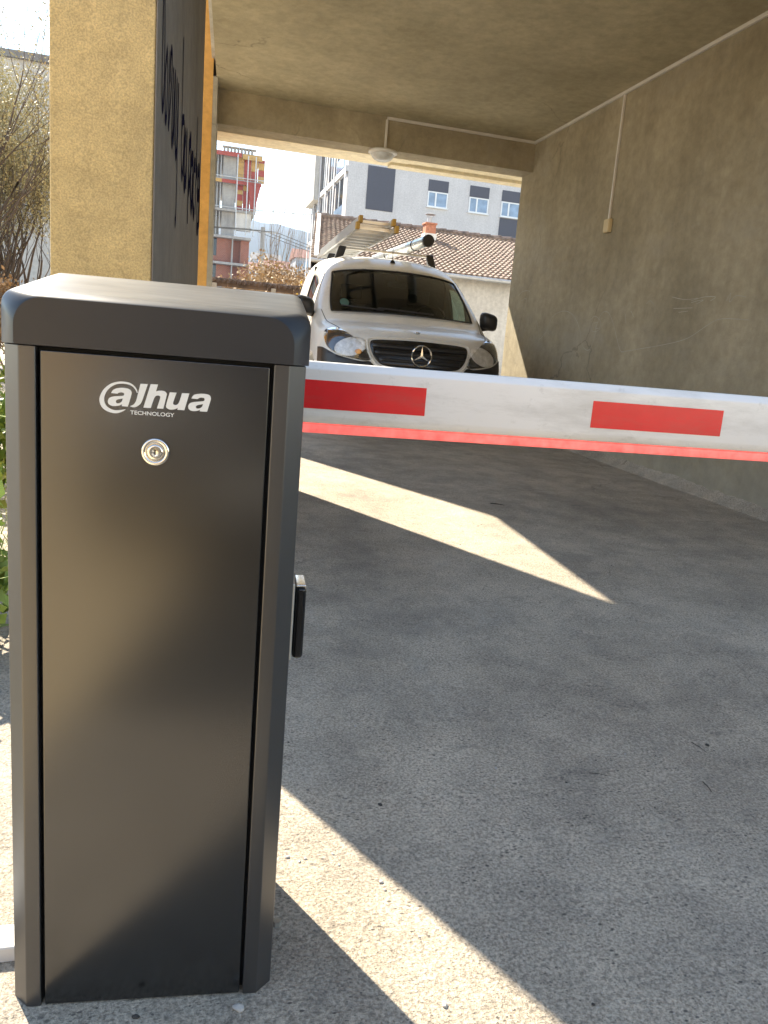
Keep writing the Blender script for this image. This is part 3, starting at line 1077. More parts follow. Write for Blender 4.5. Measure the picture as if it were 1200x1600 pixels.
def split_part(idx, name, mat, parent, inset=0.0, cond=None):
    bm = bmesh.new()
    bm.from_mesh(full)
    kill = [f for f in bm.faces if (f.material_index != idx) or (cond and not cond(f.calc_center_median()))]
    bmesh.ops.delete(bm, geom=kill, context='FACES')
    bm.normal_update()
    if inset:
        for v in bm.verts:
            v.co -= v.normal * inset
    rim = []
    for e in bm.edges:
        if e.is_boundary:
            rim.append((e.verts[0].co.copy(), e.verts[1].co.copy()))
    me = bpy.data.meshes.new(name)
    bm.to_mesh(me)
    bm.free()
    me.materials.clear()
    me.materials.append(M[mat])
    for p in me.polygons:
        p.material_index = 0
        p.use_smooth = True
    o = bpy.data.objects.new(name, me)
    col.objects.link(o)
    o.parent = parent
    return o, rim


body, _ = split_part(0, 'body', 'van_white', van)
es = body.modifiers.new('es', 'EDGE_SPLIT')
es.split_angle = R(38)
so2 = body.modifiers.new('sol', 'SOLIDIFY')
so2.thickness = 0.012
so2.offset = -1
ws, rimw = split_part(1, 'windscreen', 'windscreen_glass', van, 0.003)
b = MB()
for p, q in rimw:
    b.tube([p, q], 0.011, 5)
b.build('seal', 'rubber', ws)
# black frit band inside the top of the windscreen
for sx in (1, -1):
    g, rg = split_part(2, 'door_window', 'side_glass', van, 0.003, lambda cc, s=sx: cc.x * s > 0)
    b = MB()
    for p, q in rg:
        b.tube([p, q], 0.009, 5)
    b.build('seal', 'rubber', g)


def hit_front(u, z):
    h = vbody.ray_cast(Vector((u, -2, z)), Vector((0, 1, 0)))
    return h[0].y if h[0] else None


def front_patch(poly, name, mat, parent, off=0.006, thick=0.006, step=0.035, k=4, smooth=True, flat=None):
    """outline in (u, z) laid on the front of the body and given thickness"""
    pts = outline(poly, k)
    if smooth is None:
        pts = [(p[0], p[1]) for p in poly]
    bm = bmesh.new()
    bm.faces.new([bm.verts.new((p[0], 0, p[1])) for p in pts])
    us = [p[0] for p in pts]
    zs = [p[1] for p in pts]
    for lo, hi, no in ((min(us), max(us), Vector((1, 0, 0))), (min(zs), max(zs), Vector((0, 0, 1)))):
        a = lo + step
        while a < hi:
            bmesh.ops.bisect_plane(bm, geom=bm.verts[:] + bm.edges[:] + bm.faces[:], plane_co=no * a, plane_no=no)
            a += step
    last = 0.3
    for v in bm.verts:
        h = hit_front(v.co.x, v.co.z)
        if h is None:
            h = last
        last = h
        v.co.y = h - off
        if flat is not None:
            v.co.y = min(v.co.y, flat)
    bmesh.ops.recalc_face_normals(bm, faces=bm.faces)
    me = bpy.data.meshes.new(name)
    bm.to_mesh(me)
    bm.free()
    me.update()
    if sum(p.normal.y * p.area for p in me.polygons) > 0:
        me.flip_normals()
    me.materials.append(M[mat])
    for p in me.polygons:
        p.use_smooth = True
    o = bpy.data.objects.new(name, me)
    col.objects.link(o)
    o.parent = parent
    s = o.modifiers.new('s', 'SOLIDIFY')
    s.thickness = thick
    s.offset = 0
    return o


def mir(poly, s):
    q = [(p[0] * s, *p[1:]) for p in poly]
    return q if s > 0 else q[::-1]


front_patch([(-.46, .825), (-.40, .852), (-.2, .862), (0, .866), (.2, .862), (.40, .852), (.46, .825), (.445, .74), (.40, .67), (.34, .635), (.2, .622), (0, .618), (-.2, .622), (-.34, .635), (-.40, .67), (-.445, .74)], 'grille', 'grille_black', van, 0.004, 0.008)
gr = [o for o in van.children if o.name.startswith('grille')][0]
for z, w in ((.805, .44), (.745, .42), (.685, .38)):
    front_patch([(-w, z - .013, 1), (w, z - .013, 1), (w, z + .013, 1), (-w, z + .013, 1)], 'slat', 'van_black', gr, 0.018, 0.012, 0.05, smooth=None)
# rim of the grille, body colour, standing proud
b = MB()
rim_o = [(-.485, .83), (-.43, .868), (-.2, .882), (0, .886), (.2, .882), (.43, .868), (.485, .83), (.47, .735), (.42, .655), (.35, .612), (.2, .60), (0, .596), (-.2, .60), (-.35, .612), (-.42, .655), (-.47, .735)]
loop = outline(rim_o, 3)
b.tube([(p[0], hit_front(p[0], p[1]) - .004, p[1]) for p in loop + loop[:2]], 0.014, 7, False)
b.build('grille_surround', 'van_white', van, smooth=True)
# star emblem
sy = hit_front(0, .74) - .036
em_ = MB()
em_.tube([(.092 * math.cos(a * PI / 24), sy, .74 + .092 * math.sin(a * PI / 24)) for a in range(49)], .0075, 8, False)
for a in (90, 210, 330):
    p = (.088 * math.cos(R(a)), sy, .74 + .088 * math.sin(R(a)))
    w = .012
    d = Vector((math.cos(R(a + 90)), 0, math.sin(R(a + 90))))
    c0 = Vector((0, sy - .004, .74))
    em_.raw([c0 + d * w, c0 - d * w, Vector(p), Vector((0, sy + .012, .74)) + d * w, Vector((0, sy + .012, .74)) - d * w, Vector(p) + Vector((0, .008, 0))],
            [(0, 1, 2), (3, 5, 4), (0, 3, 4, 1), (1, 4, 5, 2), (2, 5, 3, 0)])
em_.build('emblem', 'chrome', gr, smooth=False)
# little round badge on the bonnet lip
hz = vbody.ray_cast(Vector((0, .27, 3)), Vector((0, 0, -1)))[0]
MB().lathe([(.028, 0), (.028, .006), (.02, .009), (.0001, .009)], 20, tuple(hz)).build('badge', 'chrome', van, smooth=True)
for s in (1, -1):
    hl = front_patch(mir([(.845, .885), (.76, .925), (.66, .895), (.57, .83), (.50, .765), (.452, .695), (.49, .662), (.60, .672), (.74, .70), (.83, .76)], s), 'headlight', 'lamp_housing', van, 0.004, 0.006)
    front_patch([(s * .630 + .14 * math.cos(a * PI / 8), .772 + .083 * math.sin(a * PI / 8) - .25 * s * .128 * math.cos(a * PI / 8)) for a in range(16)], 'reflector', 'lamp_reflector', hl, 0.016, 0.004, 0.02)
    if s < 0:
        front_patch([(s * .565 + .03 * math.cos(a * PI / 6), .735 + .022 * math.sin(a * PI / 6)) for a in range(12)], 'bulb', 'amber', hl, 0.02, 0.004, 0.02)
    front_patch(mir([(.85, .887), (.765, .929), (.655, .90), (.565, .833), (.495, .77), (.447, .695), (.488, .657), (.60, .667), (.745, .695), (.836, .757)], s), 'lens', 'lens_clear', hl, 0.026, 0.003)
    front_patch(mir([(.40, .59, 1), (.455, .655), (.52, .652), (.62, .662), (.75, .688), (.86, .74), (.90, .74, 1), (.90, .34, 1), (.46, .34, 1)], s), 'bumper_corner', 'van_black', van, 0.003, 0.008)
front_patch([(-.46, .56, 1), (.46, .56, 1), (.46, .33, 1), (-.46, .33, 1)], 'lower_grille', 'van_black', van, 0.004, 0.008, smooth=None)
front_patch([(-.26, .50, 1), (.26, .50, 1), (.26, .39, 1), (-.26, .39, 1)], 'number_plate', 'boom_white', van, 0.022, 0.006, 0.1, smooth=None, flat=-.04)
# bonnet shut lines and door shut lines, thin dark strips let into the skin


def gapline(pts, dirn, w, name):
    b = MB()
    out = []
    for p in smoothline(pts, 8):
        if dirn == 'down':
            h = vbody.ray_cast(Vector((p[0], p[1], 3)), Vector((0, 0, -1)))
        else:
            h = vbody.ray_cast(Vector((dirn * 3, p[0], p[1])), Vector((-dirn, 0, 0)))
        if h[0]:
            out.append(h[0])
    b.tube(out, w, 5)
    b.build(name, 'gap_black', body)


for s in (1, -1):
    gapline([(s * .70, .36), (s * .765, .60), (s * .80, .85), (s * .83, 1.08)], 'down', .0035, 'bonnet_gap')
    gapline([(1.32, .35), (1.30, .8), (1.33, 1.02), (1.62, 1.38), (1.85, 1.53)], s, .0035, 'door_gap')
    gapline([(2.40, .35), (2.40, .8), (2.40, 1.1), (2.36, 1.5), (2.30, 1.60)], s, .0035, 'door_gap')
    gapline([(1.32, .34), (1.8, .33), (2.40, .34)], s, .0035, 'door_gap')
    gapline([(3.15, .35), (3.15, .8), (3.15, 1.3), (3.13, 1.62)], s, .0035, 'door_gap')
    # mirrors
    mr_ = MB()
    cx, cy, cz = s * .985, 1.20, 1.125
    ringsm = [(-.075, .35), (-.060, .72), (-.025, .93), (.02, 1.0), (.05, .99), (.055, .9)]
    for dy, sc_ in ringsm:
        for a in range(20):
            t = 2 * PI * a / 20
            x = math.copysign(abs(math.cos(t)) ** .6, math.cos(t)) * .094 * sc_
            z = math.copysign(abs(math.sin(t)) ** .6, math.sin(t)) * .090 * sc_
            mr_.v.append((cx + x, cy + dy, cz + z - .02 * s * x / .1 * s))
    for i in range(len(ringsm) - 1):
        for a in range(20):
            mr_.f.append((i * 20 + a, i * 20 + (a + 1) % 20, (i + 1) * 20 + (a + 1) % 20, (i + 1) * 20 + a))
    mr_.f.append(tuple(range(20)))
    mr_.f.append(tuple(range(100, 120))[::-1])
    mr_.tube([(s * .88, 1.26, 1.045), (s * .93, 1.24, 1.05), (s * 1.0, 1.21, 1.07)], [.035, .03, .035], 8)
    mm = mr_.build('wing_mirror', 'van_black', van, smooth=True)
    MB().box(cx - .072, cx + .072, 1.2555, 1.259, 1.06, 1.19).build('mirror_glass', 'chrome', mm)
    for hy in (1.45, 2.13):
        gg = MB().tube([(s * .93, hy, .98), (s * .957, hy + .04, .985), (s * .957, hy + .17, .985), (s * .93, hy + .21, .98)], .011, 7)
        gg.build('door_handle', 'van_black', van, smooth=True)
    gapline([(1.2, .62), (1.8, .62), (2.5, .62), (3.1, .62)], s, .02, 'rubbing_strip')
# wipers on the windscreen foot
for ux, ue in ((.30, -.28), (-.22, -.64)):
    b = MB()
    pts = []
    for t in range(9):
        u = ux + (ue - ux) * t / 8
        h = vbody.ray_cast(Vector((u, -1, 1.125 + .018 * t / 8)), Vector((0, 1, 0)))
        pts.append(h[0] + Vector((0, -.022, .012)))
    b.tube(pts, .008, 5)
    b.build('wiper', 'van_black', van)
# wheels
for vy in (.82, 3.48):
    for sx in (1, -1):
        w = MB().lathe([(.19, -.09), (.27, -.098), (.30, -.085), (.31, -.05), (.31, .05), (.30, .085), (.27, .098), (.19, .09)], 36, (sx * .81, vy, .31), 'X').build('wheel', 'rubber', van, smooth=True)
        b = MB().lathe([(.205, .088 * sx), (.19, .075 * sx), (.12, .055 * sx), (.05, .08 * sx), (.0001, .082 * sx)], 30, (sx * .81, vy, .31), 'X')
        for a in range(8):
            t = 2 * PI * a / 8
            b.bar((sx * .895, vy + .05 * math.cos(t), .31 + .05 * math.sin(t)), (sx * .893, vy + .19 * math.cos(t), .31 + .19 * math.sin(t)), .02, .03, up=(1, 0, 0))
        b.build('rim', 'dull_steel', w)
        MB().lathe([(.35, .62 * sx), (.35, .90 * sx), (.0001, .62 * sx)], 30, (0, vy, .31), 'X')
# inside: floor, dash, seats, steering wheel, bulkhead
MB().box(-.82, .82, .9, 4.1, .30, .36).build('cab_floor', 'interior_dark', van)
MB().prism([(-.80, 1.12), (-.5, 1.02), (0, .99), (.5, 1.02), (.80, 1.12), (.82, 1.45), (-.82, 1.45)], .62, 1.065).build('dashboard', 'interior_dark', van, bevel=0.03)
for x in (.40, -.40):
    st_ = MB()
    st_.box(x - .24, x + .24, 1.75, 2.2, .55, .70)
    st_.prism([(x - .23, 2.1), (x + .23, 2.1), (x + .21, 2.24), (x - .21, 2.24)], .70, 1.22)
    st_.box(x - .12, x + .12, 2.12, 2.2, 1.26, 1.42)
    st_.bar((x - .05, 2.17, 1.2), (x - .05, 2.17, 1.3), .015)
    st_.bar((x + .05, 2.17, 1.2), (x + .05, 2.17, 1.3), .015)
    st_.build('seat', 'seat_cloth', van, bevel=0.03)
MB().box(-.80, .80, 2.48, 2.52, .36, 1.60).build('bulkhead', 'interior_dark', van)
b = MB()
b.tube([(.40 + .18 * math.cos(a * PI / 14), 1.52 - .08 * math.sin(a * PI / 14), 1.07 + .165 * math.sin(a * PI / 14)) for a in range(29)], .014, 8, False)
b.bar((.24, 1.52, 1.07), (.56, 1.52, 1.07), .04, .02)
b.build('steering_wheel', 'interior_dark', van, smooth=True)
b = MB().box(-.11, .11, 1.50, 1.53, 1.40, 1.46)
b.bar((0, 1.51, 1.46), (0, 1.56, 1.53), .02)
b.build('inner_mirror', 'van_black', van, bevel=0.01)
# round sticker low on the glass
b = MB()
lo = Vector((-.66, 0, 1.20))
pts = [(-.60 + .045 * math.cos(a * PI / 10), 1.185 + .04 * math.sin(a * PI / 10)) for a in range(20)]
hv = [vbody.ray_cast(Vector((p[0], -1, p[1])), Vector((0, 1, 0)))[0] for p in pts]
b.raw([h + Vector((0, -.004, .002)) for h in hv], [tuple(range(20))])
b.build('round_sticker', 'sticker_green', ws)
# aerial
h = vbody.ray_cast(Vector((0, 1.84, 3)), Vector((0, 0, -1)))[0]
b = MB().lathe([(.028, 0), (.022, .02), (.008, .035), (.0001, .036)], 14, tuple(h))
b.tube([h + Vector((0, 0, .02)), h + Vector((0, .05, .17))], [.005, .003], 6)
b.build('aerial', 'van_black', van, smooth=True)
# roof bars with feet
for vy in (2.3, 3.4):
    rb = MB().bar((-.53, vy, 1.825), (.53, vy, 1.825), .045, .028).build('roof_bar', 'aluminium', van, bevel=0.006)
    for s in (1, -1):
        b = MB()
        b.raw([(s * .60, vy - .035, 1.70), (s * .60, vy + .035, 1.70), (s * .50, vy + .035, 1.735), (s * .50, vy - .035, 1.735),
               (s * .555, vy - .028, 1.845), (s * .555, vy + .028, 1.845), (s * .47, vy + .028, 1.842), (s * .47, vy - .028, 1.842)],
              [(0, 1, 2, 3), (4, 7, 6, 5), (0, 4, 5, 1), (1, 5, 6, 2), (2, 6, 7, 3), (3, 7, 4, 0)])
        b.build('bar_foot', 'van_black', rb, bevel=0.008)

# a second, black van added unseen behind the camera to darken the cabinet's reflection
plain('van_dark', (0.008, 0.008, 0.009), 0.3, coat=0.3)


def copy_tree(o, parent=None):
    c_ = o.copy()
    if c_.data and c_.data.materials and c_.data.materials[0] == M['van_white']:
        c_.data = o.data.copy()
        c_.data.materials[0] = M['van_dark']
    col.objects.link(c_)
    c_.parent = parent
    for ch_ in list(o.children):
        copy_tree(ch_, c_)
    return c_


v2 = copy_tree(van)
v2.location = (-.02, -1.25, gz(-2.0))
v2.rotation_euler = (0, 0, R(176))
tag(v2, 'unseen black van added to darken the reflection in the cabinet', 'van')

vm = Matrix.Translation((2.14, 6.86, 0.25)) @ van.rotation_euler.to_matrix().to_4x4()
# ladder on the bars: a thing of its own
ld = empty('ladder', (0, 0, 0))
ld.matrix_world = vm @ Matrix.Translation((-.415, .52, 1.838))
tag(ld, 'aluminium extension ladder with yellow end caps on the van roof', 'ladder')
for lev, wd in ((0, .37), (.062, .315)):
    sec_ = MB()
    L0, L1 = (0.0, 3.9) if lev == 0 else (.03, 3.8)
    for s in (1, -1):
        sec_.box(s * wd / 2 - .013, s * wd / 2 + .013, L0, L1, lev, lev + .056)
    so_m = sec_.build('side_rail', 'aluminium', ld)
    y = L0 + .16
    while y < L1:
        MB().box(-wd / 2 + .013, wd / 2 - .013, y, y + .032, lev + .014, lev + .042).build('rung', 'aluminium', ld)
        y += .28
    for s in (1, -1):
        MB().box(s * wd / 2 - .018, s * wd / 2 + .018, L0 - .03, L0 + .05, lev - .004, lev + .0595).build('end_cap', 'ladder_yellow', ld, bevel=0.004)
tp = empty('roof_tube', (0, 0, 0))
tp.matrix_world = vm @ Matrix.Translation((.29, 1.42, 1.905)) @ Matrix.Rotation(R(1.8), 4, 'Z')
tag(tp, 'long metal tube with black end cap strapped on the van roof', 'tube')
MB().lathe([(.0001, .02), (.058, .02), (.058, 2.9), (.0001, 2.9)], 28, (0, 0, 0), 'Y').build('tube', 'tube_steel', tp, smooth=False, bevel=0.002)
MB().lathe([(.0001, 0), (.061, 0), (.063, .006), (.063, .05), (.058, .052)], 28, (0, 0, 0), 'Y').build('end_cap', 'van_black', tp, smooth=False)
for y in (.55, 2.0):
    MB().lathe([(.0585, y), (.062, y), (.062, y + .03), (.0585, y + .03)], 28, (0, 0, 0), 'Y').build('strap', 'rubber', tp)
    MB().tube([(.04, y + .015, -.045), (.05, y + .015, -.075)], .008, 6).build('bracket', 'van_black', tp)

# ------------------------------------------------------------------ house behind the van
hs = empty('tiled_house', (7, 18, .43))
tag(hs, 'low white rendered house with a brown tiled roof behind the van', 'house')


def rel(b, o):
    b.v = [(p[0] - o.location.x, p[1] - o.location.y, p[2] - o.location.z) for p in b.v]
    return b


rel(MB().prism([(2.98, 18.0), (15, 18.0), (15, 26), (4.35, 26)], .3, 2.98), hs).build('wall', 'house_render', hs)
b = MB()
b.raw([(3.02, 18.01, 2.98), (3.66, 22.0, 4.42), (4.34, 25.99, 2.98), (3.2, 18.01, 2.98), (3.85, 22.0, 4.42), (4.5, 25.99, 2.98)], [(0, 1, 2), (3, 5, 4), (0, 3, 4, 1), (1, 4, 5, 2), (2, 5, 3, 0)])
rel(b, hs).build('gable', 'house_render', hs)
# roof: rows of curved tiles, each row stepping over the one below
b = MB()
RW, TWD = 21, .135
SL = 4.45
NC = int(12.6 / TWD)
sub = 4
x00 = 2.78
rise = (4.56 - 2.99) / 4.3
def rp(x, s_, dz):
    return (x + .75 * s_ / SL * max(0, 1 - (x - x00) / 6), 17.72 + 4.3 * s_ / SL, 2.99 + rise * 4.3 * s_ / SL + dz)
for r in range(RW):
    s0, s1 = SL * r / RW, SL * (r + 1.12) / RW
    base = len(b.v)
    nn = NC * sub + 1
    for si, dz in ((s0, .035), (s0 + .001, .055), (s1, .012)):
        for i in range(nn):
            ph_ = (i % sub) / sub
            wav = .017 * math.sin(ph_ * 2 * PI)
            b.v.append(rp(x00 + TWD * i / sub, si, dz + wav - (.02 if si == s0 else 0)))
    for q in range(2):
        for i in range(nn - 1):
            a = base + q * nn + i
            b.f.append((a, a + 1, a + nn + 1, a + nn))
rf = rel(b, hs).build('roof', 'roof_tile', hs, fix=False)
b = MB()
b.raw([(x00, 17.74, 2.96), (15.4, 17.74, 2.96), (15.4, 22.02, 4.52), (x00 + .75, 22.02, 4.52), (x00 + 1.52, 26.3, 2.96), (15.4, 26.3, 2.96)], [(0, 1, 2, 3), (3, 2, 5, 4), (0, 3, 4)])
rel(b, hs).build('roof_deck', 'timber_dark', hs)
b = MB()
x = x00 + .75
while x < 15.2:
    b.tube([(x, 22.02, 4.60), (x + .36, 22.02, 4.615)], [.085, .10], 8)
    x += .34
rel(b, hs).build('ridge_tiles', 'roof_tile', hs)
rel(MB().bar((x00 + .12, 17.72, 3.05), (x00 + .83, 21.95, 4.63), .10, .05), hs).build('verge_board', 'white_board', hs)
rel(MB().tube([(x00, 17.68, 2.95), (15.3, 17.68, 2.95)], .05, 8), hs).build('gutter', 'galvanised', hs)
chm = rel(MB().box(6.34, 6.62, 20.86, 21.14, 4.0, 4.56), hs).build('chimney', 'chimney_brick', hs)
rel(MB().box(6.31, 6.65, 20.83, 21.17, 4.0, 4.33), hs).build('chimney_base', 'white_board', chm)
rel(MB().box(6.31, 6.65, 20.83, 21.17, 4.561, 4.61), hs).build('chimney_crown', 'chimney_brick', chm, bevel=.01)
rel(MB().lathe([(.08, 4.61), (.08, 4.76), (.085, 4.76)], 14, (6.48, 21, 0)), hs).build('flue', 'galvanised', chm)
rel(MB().lathe([(.001, 4.88), (.14, 4.85), (.14, 4.83), (.001, 4.84)], 16, (6.48, 21, 0)).bar((6.41, 21, 4.74), (6.38, 21, 4.84), .012).bar((6.55, 21, 4.74), (6.58, 21, 4.84), .012), hs).build('cowl', 'galvanised', chm)

# ------------------------------------------------------------------ grey apartment block
ap = empty('apartment_block', (20, 50, .43))
tag(ap, 'light grey apartment block with dark panels above the tiled roof', 'building')
rel(MB().prism([(9.88, 50), (34, 50), (34, 64), (9.88, 64)], .3, 18.5), ap).build('wall', 'facade_white', ap)


def panel(x0, x1, z0, z1):
    rel(MB().box(x0, x1, 49.96, 50.01, z0, z1), ap).build('dark_panel', 'facade_dark', ap)


def win(x0, x1, z0, z1, nm='window', pane='pane_blue', y=50.0, axis='x'):
    b = MB()
    t = .07
    if axis == 'x':
        b.box(x0, x1, y - .06, y + .01, z0, z0 + t).box(x0, x1, y - .06, y + .01, z1 - t, z1)
        b.box(x0, x0 + t, y - .06, y + .01, z0 + t, z1 - t).box(x1 - t, x1, y - .06, y + .01, z0 + t, z1 - t)
        xm = x0 + (x1 - x0) * .40
        b.box(xm - t * .7, xm + t * .7, y - .06, y + .01, z0 + t, z1 - t)
        w = rel(b, ap).build(nm, 'window_white', ap)
        rel(MB().box(x0 + t, xm - t * .7, y - .02, y - .005, z0 + t, z1 - t).box(xm + t * .7, x1 - t, y - .02, y - .005, z0 + t, z1 - t), ap).build('pane', pane, w)
        rel(MB().box(x0 - .06, x1 + .06, y - .14, y + .01, z0 - .05, z0 - .005), ap).build('sill', 'window_white', w)


panel(11.12, 12.88, 10.02, 12.6)
panel(11.12, 12.88, 13.0, 15.6)
panel(9.875, 12.90, 8.2, 9.30)
for zf in (-6, -3, 0, 3):
    for x in (15.13, 17.95, 20.2):
        if zf < 0 and x > 20:
            continue
        panel(x, x + 1.34, 11.62 + zf, 12.30 + zf)
        win(x, x + 1.34, 10.66 + zf, 11.60 + zf)
panel(20.2, 23.0, 4.3, 10.58)
for zf in (0, 3):
    win(23.4, 24.7, 10.66 + zf, 11.6 + zf)
# side face with tall recesses between light piers
b = MB()
for z in (3.2, 6.2, 9.2, 12.2, 15.2):
    for y0, y1 in ((51.0, 53.6), (54.3, 56.6), (57.4, 59.2), (60.2, 61.6), (62.4, 63.6)):
        w = rel(MB().box(9.84, 9.88, y0, y1, z + .35, z + 2.75), ap).build('side_window', 'pane_dark', ap)
        if y0 == 51.0:
            rel(MB().box(9.78, 9.835, y0, y1, z + .35, z + 1.05), ap).build('railing', 'pane_blue', w)
        rel(MB().box(9.80, 9.86, (y0 + y1) / 2 - .06, (y0 + y1) / 2 + .06, z + .35, z + 2.75), ap).build('mullion', 'window_white', w)
for z in (3.2, 6.2, 9.2, 12.2, 15.2):
    b.box(9.74, 9.879, 50.0, 64.0, z - .12, z + .22)
for y in (50.02, 53.8, 56.8, 59.5, 61.8, 63.8):
    b.box(9.70, 9.738, y, y + .35, .4, 18)
rel(b, ap).build('side_frame', 'facade_white', ap)
rel(MB().box(9.35, 9.85, 60, 64, 12.0, 18), ap).build('corner_bay', 'house_render', ap)

# ------------------------------------------------------------------ apartment block behind the left tree
la = empty('tan_block', (-14, 40, .43))
tag(la, 'plain tan apartment block behind the budding tree', 'building')
rel(MB().prism([(-26, 40), (-3.4, 40), (-3.4, 54), (-26, 54)], .3, 12.45), la).build('wall', 'far_wall_a', la)
rel(MB().box(-26.2, -3.2, 39.8, 54.2, 12.45, 12.75), la).build('roof', 'tar_roof', la)
for z in (2.0, 5.0, 8.0):
    for x in (-24, -21, -18, -15, -12, -9.0, -5.3):
        w = rel(MB().box(x, x + .9, 39.95, 40.01, z, z + 1.2), la).build('window', 'window_white', la)
        rel(MB().box(x + .07, x + .83, 39.93, 39.949, z + .07, z + 1.13), la).build('pane', 'pane_blue', w)

# ------------------------------------------------------------------ building under construction
cs = empty('unfinished_building', (1, 95, .43))
tag(cs, 'unfinished brick and concrete tower with red and yellow formwork', 'building')
FL = [4.9, 7.4, 10.1, 13.0, 15.9, 19.1, 21.9]
XR = 7.7
for i, z in enumerate(FL):
    xr = XR + (.0 if i < 4 else .9 if i > 4 else .4)
    rel(MB().box(-9, xr, 93.6, 107, z - .13, z + .13), cs).build('floor_slab', 'raw_concrete', cs)
for i in range(len(FL) - 1):
    z0, z1 = FL[i] + .131, FL[i + 1] - .131
    if i < 3:   # brick storeys
        for x0, x1 in ((-8.8, -6), (-4.9, -1.8), (-.7, 2.9), (3.95, 5.6), (6.65, 7.6)):
            rel(MB().box(x0, x1, 94.6, 94.9, z0, z1), cs).build('brick_wall', 'brick', cs)
        for x0, x1 in ((-6, -4.9), (-1.8, -.7), (2.9, 3.95)):
            rel(MB().box(x0, x1, 94.65, 94.9, z0, z0 + .7), cs).build('brick_wall', 'brick', cs)
            rel(MB().box(x0, x1, 94.80, 94.88, z0 + .7, z1), cs).build('window', 'pane_dark', cs)
        rel(MB().box(5.75, 6.65, 95.1, 95.2, z0, z1), cs).build('doorway', 'far_wall_b', cs)
        rel(MB().box(5.62, 5.74, 93.8, 94.5, z0, z1), cs).build('pillar', 'raw_concrete', cs)
    else:
        for x0, x1 in ((-8.8, -7.6), (-5.5, -3.8), (-1.8, .6), (4.35, 5.8)):
            rel(MB().box(x0, x1, 94.4, 94.8, z0, z1), cs).build('pillar', 'raw_concrete', cs)
        rel(MB().box(-8.8, 4.3, 98, 98.2, z0, z1), cs).build('inner_wall', 'raw_concrete', cs)
        for x in (3.3, 3.75, 4.1):
            rel(MB().tube([(x, 94.2, z0), (x, 94.2, z1)], .05, 6), cs).build('prop', 'galvanised', cs)
    if i == 3:
        rel(MB().box(5.85, 7.65, 94.0, 94.7, z0 + .75, z1), cs).build('infill_wall', 'house_render', cs)
# formwork bays, upper two storeys: planks of red and yellow
rn = random.Random(3)
for i, xr in ((4, 8.2), (5, 8.6)):
    z0, z1 = FL[i - 0] + .14, FL[i + 1] - .14
    x = 5.9
    kk = 0
    while x < xr - .2:
        zz = z0
        while zz < z1 - .3:
            hgt = rn.uniform(.45, .8)
            zt = min(z1, zz + hgt)
            c_ = 'form_red' if rn.random() < .6 else 'form_yellow'
            rel(MB().box(x, x + .72, 94.3, 94.42, zz, zt - .02), cs).build('formwork_panel', c_, cs)
            zz = zt
        x += .78
for i, c_ in ((4, 'form_red'), (6, 'form_red')):
    rel(MB().box(-8.9, 3.4 if i == 4 else 6.3, 93.45, 93.58, FL[i] - .35, FL[i] + .1), cs).build('edge_board', c_, cs)
rel(MB().box(-8.9, 4.2, 93.45, 93.58, FL[5] - .38, FL[5] - .02), cs).build('edge_board', 'form_yellow', cs)
rel(MB().box(4.21, 8.6, 93.45, 93.58, FL[5] - .38, FL[5] - .02), cs).build('edge_board', 'form_red', cs)
rel(MB().box(6.4, 8.6, 93.45, 93.58, FL[6] - .5, FL[6] + .05), cs).build('edge_board', 'form_yellow', cs)
# hanging red tarpaulin, tapering, and props beside it
b = MB()
b.raw([(7.1, 93.2, 18.7), (8.5, 93.2, 18.7), (7.9, 93.1, 16.0), (7.5, 93.1, 16.0), (7.1, 93.3, 18.7), (8.5, 93.3, 18.7), (7.9, 93.2, 16.0), (7.5, 93.2, 16.0)],
      [(0, 1, 2, 3), (4, 7, 6, 5), (0, 4, 5, 1), (1, 5, 6, 2), (2, 6, 7, 3), (3, 7, 4, 0)])
rel(b, cs).build('hanging_formwork', 'form_red', cs)
b = MB()
for x in (5.85, 7.0, 7.85):
    b.tube([(x, 92.9, 13.2), (x, 92.9, 21.7)], .07, 6)
for x in (-8, -5, -2, 1, 4, 6, 8.6):
    b.tube([(x, 93.7, 22.0), (x, 93.7, 23.3)], .04, 5)
b.tube([(-8, 93.7, 23.2), (8.6, 93.7, 23.2)], .04, 5)
b.tube([(-8, 93.7, 22.6), (8.6, 93.7, 22.6)], .03, 5)
for z in (19.3, 16.1):
    b.tube([(2, 93.0, z), (8.9, 93.0, z)], .06, 5)
rel(b, cs).build('scaffold', 'galvanised', cs)
b = MB()
for i in range(9):
    b.box(4.3 + i * .38, 4.52 + i * .38, 93.8, 94.3, 22.04, 22.5)
b.box(4.2, 7.9, 93.75, 94.35, 22.5, 22.62)
rel(b, cs).build('stacked_boards', 'timber_grey', cs)
rel(MB().tube([(5.7, 93.4, 5.0), (6.3, 93.4, 7.2)], .09, 6).tube([(6.6, 93.4, 5.0), (5.9, 93.4, 7.2)], .07, 6), cs).build('brace', 'timber_grey', cs)

# ------------------------------------------------------------------ tower crane, pole, far houses, hills
cr = empty('tower_crane', (66, 300, .43))
tag(cr, 'distant tower crane with a long thin lattice jib', 'crane')
b = MB()
for dz, dy in ((0, -.6), (0, .6), (1.3, 0)):
    b.tube([(14, 300 + dy, 49.3 + dz), (82, 300 + dy, 52.3 + dz)], .10, 4)
x = 14
while x < 80:
    z = 49.3 + (x - 14) * 3 / 68
    b.tube([(x, 299.4, z), (x + 1.0, 300, z + 1.35), (x + 2.0, 299.4, z + .09)], .06, 3)
    x += 2.0
rel(b, cr).build('jib', 'crane_yellow', cr)
b = MB()
for dx in (-.8, .8):
    for dy in (-.8, .8):
        b.tube([(66 + dx, 300 + dy, .4), (66 + dx, 300 + dy, 58)], .12, 4)
for i in range(36):
    b.tube([(65.2, 299.2, .4 + i * 1.6), (66.8, 299.2, 2.0 + i * 1.6)], .07, 3)
